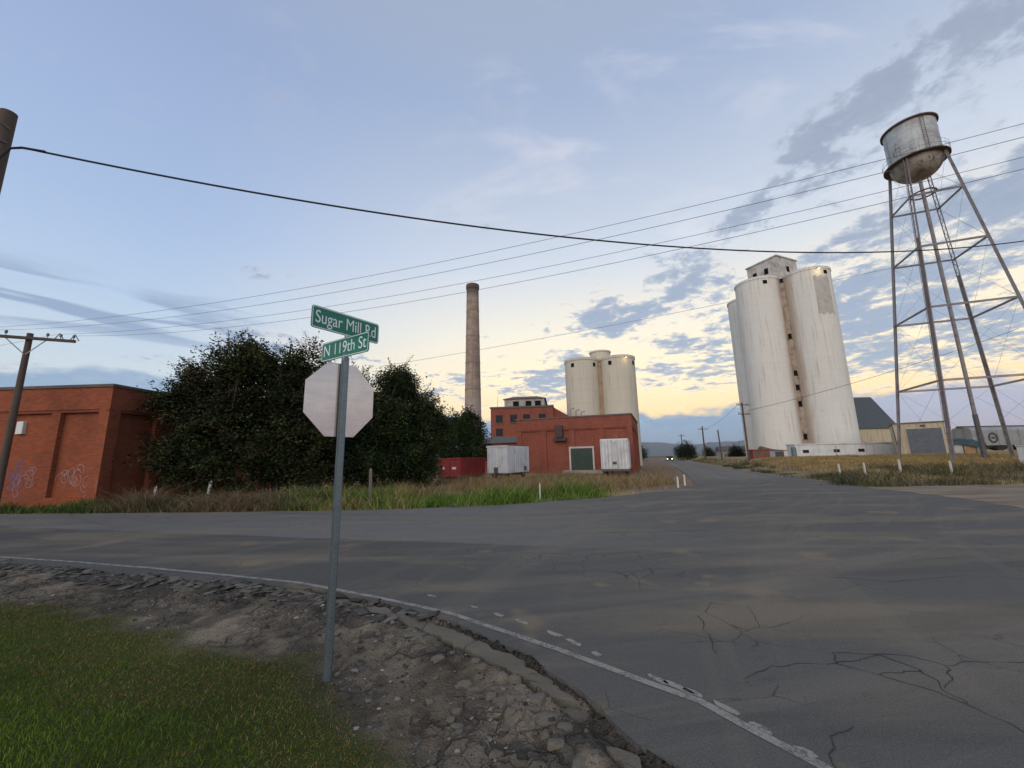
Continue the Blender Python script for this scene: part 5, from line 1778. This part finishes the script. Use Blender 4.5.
# ------------------------------------------------------------------ street-name and stop sign assembly
MAT_GALV = grimy((.21, .245, .25), (.13, .15, .15), .45, .7, 12, .4)
MAT_ALU = mat('brushed_aluminium', (.80, .72, .68), .30, .92, lambda B, b, co: (
    B.nt.links.new(B.mix(B.noise(B.mapv(co, (3, 3, 18)), 1, 4), (.60, .50, .45), (.78, .66, .60)), b.inputs['Base Color']),
    B.nt.links.new(B.ss(B.noise(co, 9, 4), .3, .7, .16, .24), b.inputs['Roughness'])))
MAT_SIGNG = grimy((.004, .165, .10), (.004, .12, .075), .35, 0, 3, .3, streaks=False)
MAT_SIGNW = mat('reflective_white', (.74, .78, .78), .4)
MAT_SIGNR = mat('reflective_red', (.45, .02, .02), .4)
sg = thing('street_sign', 'green street name blades above the bare back of an octagonal stop sign', 'sign', (-1.54, 3.60, 0))
# U-channel post
pp = []
uv = [(-.030, .0), (-.030, .004), (-.016, .004), (-.012, -.024), (.012, -.024), (.016, .004), (.030, .004), (.030, .0), (.019, .0), (.014, -.028), (-.014, -.028), (-.019, .0)]
psc = 1.15
post = MB().prism([(x * psc, y * psc) for x, y in uv], -.4, 2.66).build('post', MAT_GALV, sg)
post.rotation_euler = (0, 0, rad(40))
hl = MB()
for k in range(60):
    hl.cyl((0, -.0325, .15 + k * .042), (0, -.0321, .15 + k * .042), .0035, n=8)
hl.build('bolt_holes', MAT_DARK, post)
SY_ = rad(54)
stp = sub('stop_sign', sg, (.015, -.015, 2.262), SY_)
Wd = .67
rr = Wd / 2 / math.cos(math.pi / 8)


def octo(r, y0, y1, ang=0.0):
    pts = [(r * math.cos(math.pi / 8 + k * math.pi / 4 + ang), r * math.sin(math.pi / 8 + k * math.pi / 4 + ang)) for k in range(8)]
    vs_ = [(x, y0, z) for x, z in pts] + [(x, y1, z) for x, z in pts]
    return MB().add(vs_, [tuple(range(8)), tuple(range(15, 7, -1))] + [(i, i + 8, (i + 1) % 8 + 8, (i + 1) % 8) for i in range(8)])


octo(rr, .046, .050).build('sheet_back', MAT_ALU, stp)
octo(rr * .998, .0505, .0515).build('white_border', MAT_SIGNW, stp)
octo(rr * .95, .052, .053).build('red_face', MAT_SIGNR, stp)
for z in (-.22, .22):
    MB().cyl((0, .03, z), (0, .0455, z), .012, n=8).build('bolt', MAT_GALV, stp)


def name_blade(z, yaw, L, h, text, tsz, nm, loc=(0, 0)):
    b_ = sub('name_blade', sg, (loc[0], loc[1], z), yaw)
    # rounded plate
    def rrect(L, h, r):
        out = []
        for cx, cz, a0 in ((L / 2 - r, h / 2 - r, 0), (-L / 2 + r, h / 2 - r, 90), (-L / 2 + r, -h / 2 + r, 180), (L / 2 - r, -h / 2 + r, 270)):
            for k in range(6):
                a = rad(a0 + 18 * k)
                out.append((cx + r * math.cos(a), cz + r * math.sin(a)))
        return out

    def plate(L, h, r, y0, y1):
        p = rrect(L, h, r)
        n = len(p)
        return MB().add([(x, y0, z_) for x, z_ in p] + [(x, y1, z_) for x, z_ in p], [tuple(range(n)), tuple(range(2 * n - 1, n - 1, -1))] + [(i, i + n, (i + 1) % n + n, (i + 1) % n) for i in range(n)])
    plate(L, h, .025, -.004, .004).build('plate', MAT_SIGNG, b_)
    o1, i1 = rrect(L - .010, h - .010, .021), rrect(L - .024, h - .024, .015)
    n = len(o1)
    vs_ = [(x, -.0055, z_) for x, z_ in o1] + [(x, -.0055, z_) for x, z_ in i1]
    MB().add(vs_, [(i, (i + 1) % n, (i + 1) % n + n, i + n) for i in range(n)]).build('border', MAT_SIGNW, b_)
    cu = bpy.data.curves.new('lettering', 'FONT')
    cu.body = text
    cu.size = tsz
    cu.align_x = 'CENTER'
    cu.align_y = 'CENTER'
    cu.extrude = .0006
    tmp = bpy.data.objects.new('lettering_curve', cu)
    COL.objects.link(tmp)
    bpy.context.view_layer.update()
    me = bpy.data.meshes.new_from_object(tmp.evaluated_get(bpy.context.evaluated_depsgraph_get()))
    bpy.data.objects.remove(tmp)
    me.materials.append(MAT_SIGNW)
    t = bpy.data.objects.new('lettering', me)
    COL.objects.link(t)
    t.parent = b_
    xsz = max(v.co.x for v in me.vertices) - min(v.co.x for v in me.vertices)
    t.scale = ((L - .075) / xsz, 1, 1)
    t.rotation_euler = (math.pi / 2, 0, 0)
    t.location = (0, -.0058, 0)
    return b_


nb1 = name_blade(2.968, rad(56), .70, .205, 'Sugar Mill Rd', .165, 'upper', (.0, .0))
nb2 = name_blade(2.757, rad(-32), .70, .188, 'N 119th St', .16, 'lower', (-.02, .01))
nb1['label'] = 'upper green blade reading Sugar Mill Rd'
nb2['label'] = 'lower green blade reading N 119th St'
MB().rbox(-.02, .02, -.02, .02, 2.62, 2.68, .004).build('cap_bracket', MAT_GALV, sg)
MB().rbox(-.016, .016, -.016, .016, 2.845, 2.87, .003).build('cross_bracket', MAT_GALV, sg)

# ------------------------------------------------------------------ utility poles and wires
MAT_POLE = mat('pole_wood', (.09, .065, .05), .95, 0, lambda B, b, co: (
    B.nt.links.new(B.mix(B.noise(B.mapv(co, (9, 9, .7)), 1, 6, .65), (.045, .032, .025), (.15, .105, .08)), b.inputs['Base Color']),
    bump(B, b, B.noise(B.mapv(co, (22, 22, 1.0)), 1, 5), .7, .02)))
MAT_INS = mat('insulator', (.12, .11, .10), .3)
MAT_CABLE = mat('cable_black', (.012, .012, .014), .6)
MAT_WIRE = mat('wire_aluminium', (.16, .165, .18), .5, .5)


def sag(p0, p1, drop, n=40):
    p0, p1 = Vector(p0), Vector(p1)
    return [p0.lerp(p1, i / n) - Vector((0, 0, drop * 4 * (i / n) * (1 - i / n))) for i in range(n + 1)]


def pole(name, label, loc, h, r0, r1, arms=(), yaw=0.0, group=None, lean=(0, 0), ins=3):
    t = thing(name, label, 'utility pole', loc, yaw, group)
    MB().tube([(lean[0] * u, lean[1] * u, -.5 + (h + .5) * u) for u in (0, .25, .5, .75, 1)], [r0 + (r1 - r0) * u for u in (0, .25, .5, .75, 1)], 14).build('shaft', MAT_POLE, t, True)
    for (z, L) in arms:
        arm = MB().rbox(-L / 2, L / 2, -r1 - .13, -r1 - .02, z - .06, z + .06, .01).build('crossarm', MAT_POLE, t)
        for s_ in (-1, 1):
            MB().tube([(s_ * .62, -r1 - .09, z - .05), (0, -r1 + .02, z - .72)], .02, 4).build('brace', MAT_METAL_GREY, arm)
        for i in range(ins):
            for s_ in (-1, 1):
                x = s_ * (L / 2 - .08 - i * (L / 2 - .3) / max(ins, 1))
                MB().cyl((x, -r1 - .075, z + .06), (x, -r1 - .075, z + .16), .014, n=6).lathe([(.02, z + .14), (.05, z + .15), (.045, z + .2), (.055, z + .22), (.03, z + .28), (.005, z + .29)], 10, (x, -r1 - .075)).build('insulator', MAT_INS, arm)
    return t


P1 = pole('utility_pole', 'thick weathered pole top cut off by the left edge of frame', (-11.1, 7.62, 0), 9.52, .175, .135)
for (u0, u1) in ((9.2, 9.05), (8.75, 8.7)):
    MB().tube([(0, -.2, u0), (.2, -.05, u1)], .015, 4).build('staple', MAT_STEEL, P1)
P2 = pole('utility_pole', 'dark wooden pole with crossarm standing before the brick warehouse', (-20.75, 16.5, 0), 7.45, .135, .10, ((7.2, 3.1),), rad(24))
bk = P2.children[1]
for s_ in (-1, 1):
    for dx_ in (.0, .55):
        MB().tube([(s_ * (.85 + dx_ * .9), -.16, 7.22), (s_ * (1.0 + dx_ * .9), -.16, 7.52), (s_ * (1.15 + dx_ * .9), -.16, 7.24)], .02, 4).build('pin_bracket', MAT_STEEL, bk)
P3 = pole('utility_pole', 'pole with two crossarms against the left side of the tall silos', (34.9, 60.5, tz(34.9, 60.5)), 8.7, .16, .11, ((8.3, 2.4), (6.9, 2.2)), rad(15))
P4 = pole('utility_pole', 'bare slim pole beyond the small brick kiosk', (44.0, 86, 0), 6.9, .16, .12, (), 0, None, (-.25, 0))
P5 = pole('utility_pole', 'far pole with a single crossarm beside the road to the mountains', (51.8, 110, 0), 9.4, .22, .16, ((8.6, 3.0),), rad(10))
P6 = pole('utility_pole', 'distant thin pole left of the far crossarm pole', (62.5, 150, 0), 9.5, .2, .14, ((8.8, 2.6),), rad(10))
P7 = pole('utility_pole', 'distant thin pole on the left side of the far road', (44.0, 150, 0), 9.0, .18, .12, (), 0)
# off-frame carriers for the overhead lines
P8 = pole('utility_pole', 'street pole outside the right edge carrying the thick cable', (26.5, 16.6, 0), 11.5, .2, .15, (), 0)
P9 = pole('utility_pole', 'street pole outside the right edge carrying the four thin wires', (15.05, 4.45, 0), 9.0, .2, .15, ((8.12, 2.0), (7.52, 2.0), (7.12, 2.0), (6.62, 2.0)), rad(18), None, (0, 0), 1)


def wire(name, label, pts, r, m, group=None, n=5):
    o = MB().tube(pts, r, n).build(name, m, None, True)
    return tag(o, label, 'cable', group)


CAB = sag((-10.62, 7.62, 8.62), (26.4, 16.5, 11.35), 1.78, 60)
wire('overhead_cable', 'thick black overhead cable sagging across the whole sky from the left pole', CAB, .024, MAT_CABLE)
lp = MB().tube([(-11.05, 7.5, 8.0), (-10.92, 7.5, 8.25), (-10.78, 7.55, 8.55), (-10.62, 7.62, 8.62), (-10.2, 7.7, 8.58)], .026, 6).build('drip_loop', MAT_CABLE, None, True)
lp.parent = P1
lp.matrix_parent_inverse = P1.matrix_basis.inverted()
W_START = [(-22.07, 15.75, 7.46), (-21.5, 16.0, 7.46), (-19.9, 16.72, 7.46), (-19.35, 16.97, 7.46)]
W_END = [(15.95, 4.60, 8.4, 1.1), (14.2, 4.02, 7.4, 1.1), (15.95, 4.60, 7.8, 1.1), (14.2, 4.02, 6.9, 1.1)]
for s_, e_, lb in zip(W_START, W_END, ('topmost of the four thin wires rising to the right', 'second from the top of the four thin wires', 'third from the top of the four thin wires', 'lowest of the four thin wires above the smokestack')):
    wire('power_line', lb, sag(s_, e_[:3], e_[3]), .0055, MAT_WIRE, 'thin wires crossing the sky')
for k, (s_, lb) in enumerate(zip(W_START[1:3], ('upper thin wire leaving the crossarm pole to the left', 'lower thin wire leaving the crossarm pole to the left'))):
    wire('power_line', lb, sag(s_, (s_[0] - 26, s_[1] + 3.5, 6.6 - k * .4), .5), .0055, MAT_WIRE, 'thin wires crossing the sky')
wire('service_wire', 'single wire slung from the tall silos past the water tower legs', sag((36, 61, 8.2), (66, 50.0, 17.0), .6), .028, MAT_CABLE)
wire('service_wire', 'faint long wire passing behind the smokestack top', sag((-40, 118, 30), (90, 84, 43), 1.0), .045, MAT_WIRE)
wire('service_wire', 'wire between the two poles beside the far road', sag((34.6, 60.4, 9.5), (51.6, 109.9, 8.9), 1.0), .02, MAT_CABLE)

# ------------------------------------------------------------------ posts along the verges
MAT_POSTW = grimy((.60, .57, .53), (.35, .31, .27), .8, scale=5)
MAT_POSTB = grimy((.15, .125, .10), (.07, .06, .05), .9, scale=5)


def marker(label, x, y, h, w=.11, m=MAT_POSTW, lean=0.0, group='marker posts along the verges'):
    t = thing('marker_post', label, 'post', (x, y, tz(x, y)), rnd.uniform(-.3, .3), group)
    t.rotation_euler[1] = lean
    MB().rbox(-w / 2, w / 2, -w / 2, w / 2, -.3, h - .1, .012).build('stake', m, t)
    MB().add([(-w / 2, -w / 2, h - .098), (w / 2, -w / 2, h - .098), (w / 2, w / 2, h - .098), (-w / 2, w / 2, h - .098), (0, 0, h)], [(0, 1, 4), (1, 2, 4), (2, 3, 4), (3, 0, 4), (3, 2, 1, 0)]).build('cap', m, t)
    return t


marker('white post nearest the low white building in the dry field', 21.9, 27.6, .80, .09)
marker('white post second from left in the dry field', 22.4, 26.2, .82, .09)
marker('white post in line with the left water tower leg', 24.1, 25.6, .86, .10)
marker('rightmost slim white post in the dry field', 26.0, 24.4, .86, .09)
marker('white stake leaning at the corner of the brick warehouse', -16.6, 19.0, .85, .1, MAT_POSTW, .06)
marker('pale stake in the dead brush under the big tree', -13.9, 18.7, 1.05, .13, MAT_POSTW, .1)
marker('dark weathered fence post among the weeds right of the sign pole', -5.7, 16.4, 1.5, .12, MAT_POSTB, -.03)
marker('slim white stake in the weeds near the road bend', 1.05, 16.9, .75, .05)
marker('white delineator left of a pair where the road bends away', 8.9, 22.4, .62, .09)
marker('white delineator right of a pair where the road bends away', 9.9, 23.9, .66, .09)
ub = thing('utility_pedestal', 'white utility pedestal box at the right edge of the field', 'utility box', (37.6, 29.9, tz(37.6, 29.9)), .2)
MB().rbox(-.35, .35, -.3, .3, -.2, 1.25, .05).build('cabinet', MAT_POSTW, ub)
MB().rbox(-.38, .38, -.33, .33, 1.252, 1.36, .03).build('lid', MAT_POSTW, ub)
MB().box(-.28, .28, -.315, -.302, .1, 1.15).build('door', MAT_WHITE_FIX, ub)
fp = thing('fence_post', 'thin grey pipe post standing against the warehouse side wall', 'post', (-16.2, 20.6, 0), 0)
MB().cyl((0, 0, -.3), (.05, 0, 2.5), .05, .045, 10).build('pipe', MAT_METAL_GREY, fp)
MB().lathe([(.06, 2.49), (.055, 2.54), (.01, 2.57)], 10, (.05, 0)).build('cap', MAT_METAL_GREY, fp)

# ------------------------------------------------------------------ far end of the road
FARG = [(.018, .026, .014), (.026, .036, .018), (.034, .044, .02)]
for (x, y, s, lb) in ((40.6, 133, 1.0, 'dark round tree at the left of the far road end'), (38.6, 126, .7, 'small dark tree beside the loading shed corner'), (43.2, 150, .85, 'dark tree close behind the far left tree'),
                      (58.2, 140, .95, 'dark bushy tree right of the distant headlights'), (61.0, 143, 1.05, 'largest dark tree right of the far road'), (64.0, 148, .8, 'third dark tree in the far right clump'),
                      (53.6, 98, .55, 'small grey tree behind the bare slim pole'), (72, 150, .7, 'low dark tree behind the far sheds')):
    tree('far_tree', lb, (x, y, 0), [(0, 0, 3.0 * s, 2.3 * s, 2.2 * s, 2.9 * s), (1.2 * s, 0, 2.2 * s, 1.9 * s, 1.8 * s, 2.1 * s), (-1.3 * s, .2, 2.0 * s, 1.8 * s, 1.7 * s, 2.0 * s)], 80, 3600, .32, FARG, ((0, 0),), 6, 'trees at the far end of the road', .5, .2)
for (x, y, w, d, h, c, lb) in ((55, 108, 7, 5, 2.6, (.36, .35, .33), 'pale low shed left of the far crossarm pole'), (47, 76, 5.5, 4, 2.2, (.30, .33, .36), 'grey blue low shed beside the small brick kiosk'),
                               (60, 118, 9, 6, 3.2, (.22, .21, .20), 'darker long shed behind the pale low shed'), (78, 132, 14, 8, 3.4, (.32, .32, .33), 'wide pale shed at the foot of the mountains')):
    t = thing('far_shed', lb, 'shed', (x, y, 0), rad(-15), 'low sheds beyond the silos')
    mm = grimy(c, tuple(v * .6 for v in c), .8, scale=.8)
    MB().box(0, w, 0, d, -.5, h).build('wall', mm, t)
    MB().add([(-.2, -.2, h), (w + .2, -.2, h), (w + .2, d + .2, h), (-.2, d + .2, h), (-.2, d / 2, h + .9), (w + .2, d / 2, h + .9)], [(0, 1, 5, 4), (2, 3, 4, 5), (0, 4, 3), (1, 2, 5), (3, 2, 1, 0)]).build('roof', MAT_COPING, t)
    MB().box(w * .3, w * .3 + 1.4, -.05, .02, 0, 2.0).build('door', MAT_STEEL, t)

cr = thing('car', 'distant dark car driving this way with headlights on', 'car', (48.6, 127.0, .006), -math.atan(.352))
MAT_CARP = mat('car_paint', (.03, .03, .035), .3, .3)
bodyp = [(-2.2, .35), (2.2, .35), (2.25, .8), (1.3, .95), (.7, 1.45), (-1.3, 1.45), (-2.0, .95), (-2.25, .85)]
vs = [(x, -y, z) for x in (-.88, .88) for (y, z) in bodyp]
MB().add(vs, [tuple(range(8)), tuple(range(15, 7, -1))] + [(i, (i + 1) % 8, 8 + (i + 1) % 8, 8 + i) for i in range(8)]).build('body', MAT_CARP, cr)
MB().add([(-.75, -1.26, .98), (.75, -1.26, .98), (.68, -.76, 1.42), (-.68, -.76, 1.42)], [(0, 1, 2, 3)]).build('windscreen', MAT_GLASS, cr)
for x in (-.8, .8):
    for y in (-1.4, 1.4):
        wheel(cr, x, y, .34, .22)
hm = bpy.data.materials.new('headlight_lit')
hm.use_nodes = True
hb = hm.node_tree.nodes['Principled BSDF']
hb.inputs['Emission Color'].default_value = (1, .78, .45, 1)
hb.inputs['Emission Strength'].default_value = 7
for x in (-.65, .65):
    h_ = MB().lathe([(.01, .0), (.10, .0), (.12, -.04)], 14).build('headlight', hm, cr, True)
    h_.rotation_euler = (math.pi / 2, 0, 0)
    h_.location = (x, -2.28, .68)

# ------------------------------------------------------------------ mountains
mx = np.linspace(-14000, 22000, 240)
rows = []
for dpt, k in ((0, 0), (.5, .55), (1, 1.0), (1.6, .6), (2.4, 0)):
    hgt = (60 + 620 * vnoise(mx / 1000, np.zeros_like(mx) + 3.3, .35, 101, 5) + 90 * vnoise(mx / 1000, np.zeros_like(mx) + dpt, 1.1, 131, 4)) * k
    rows.append(np.stack([mx, 11000 + dpt * 1800 + 0 * mx, hgt - 30], -1))
M = np.stack(rows)
grid_mesh('mountains', M[..., 0], M[..., 1], M[..., 2], mat('mountain_forest', (.06, .075, .075), .95, 0, lambda B, b, co: (
    B.nt.links.new(B.mix(B.noise(co, .0012, 6, .6), (.035, .05, .04), (.13, .12, .11)), b.inputs['Base Color']))))

# ------------------------------------------------------------------ evening air
hz = bpy.data.materials.new('evening_air')
hz.use_nodes = True
hn = hz.node_tree
hn.nodes.remove(hn.nodes['Principled BSDF'])
pv_ = hn.nodes.new('ShaderNodeVolumePrincipled')
pv_.inputs['Color'].default_value = (.72, .82, .95, 1)
pv_.inputs['Density'].default_value = 3.2e-5
pv_.inputs['Anisotropy'].default_value = 0.0
hn.links.new(pv_.outputs[0], hn.nodes['Material Output'].inputs['Volume'])
hzo = MB().box(-30500, 30500, -30500, 40500, -32, 900).build('haze', hz)
tag(hzo, kind='stuff')
SC.cycles.volume_bounces = 0
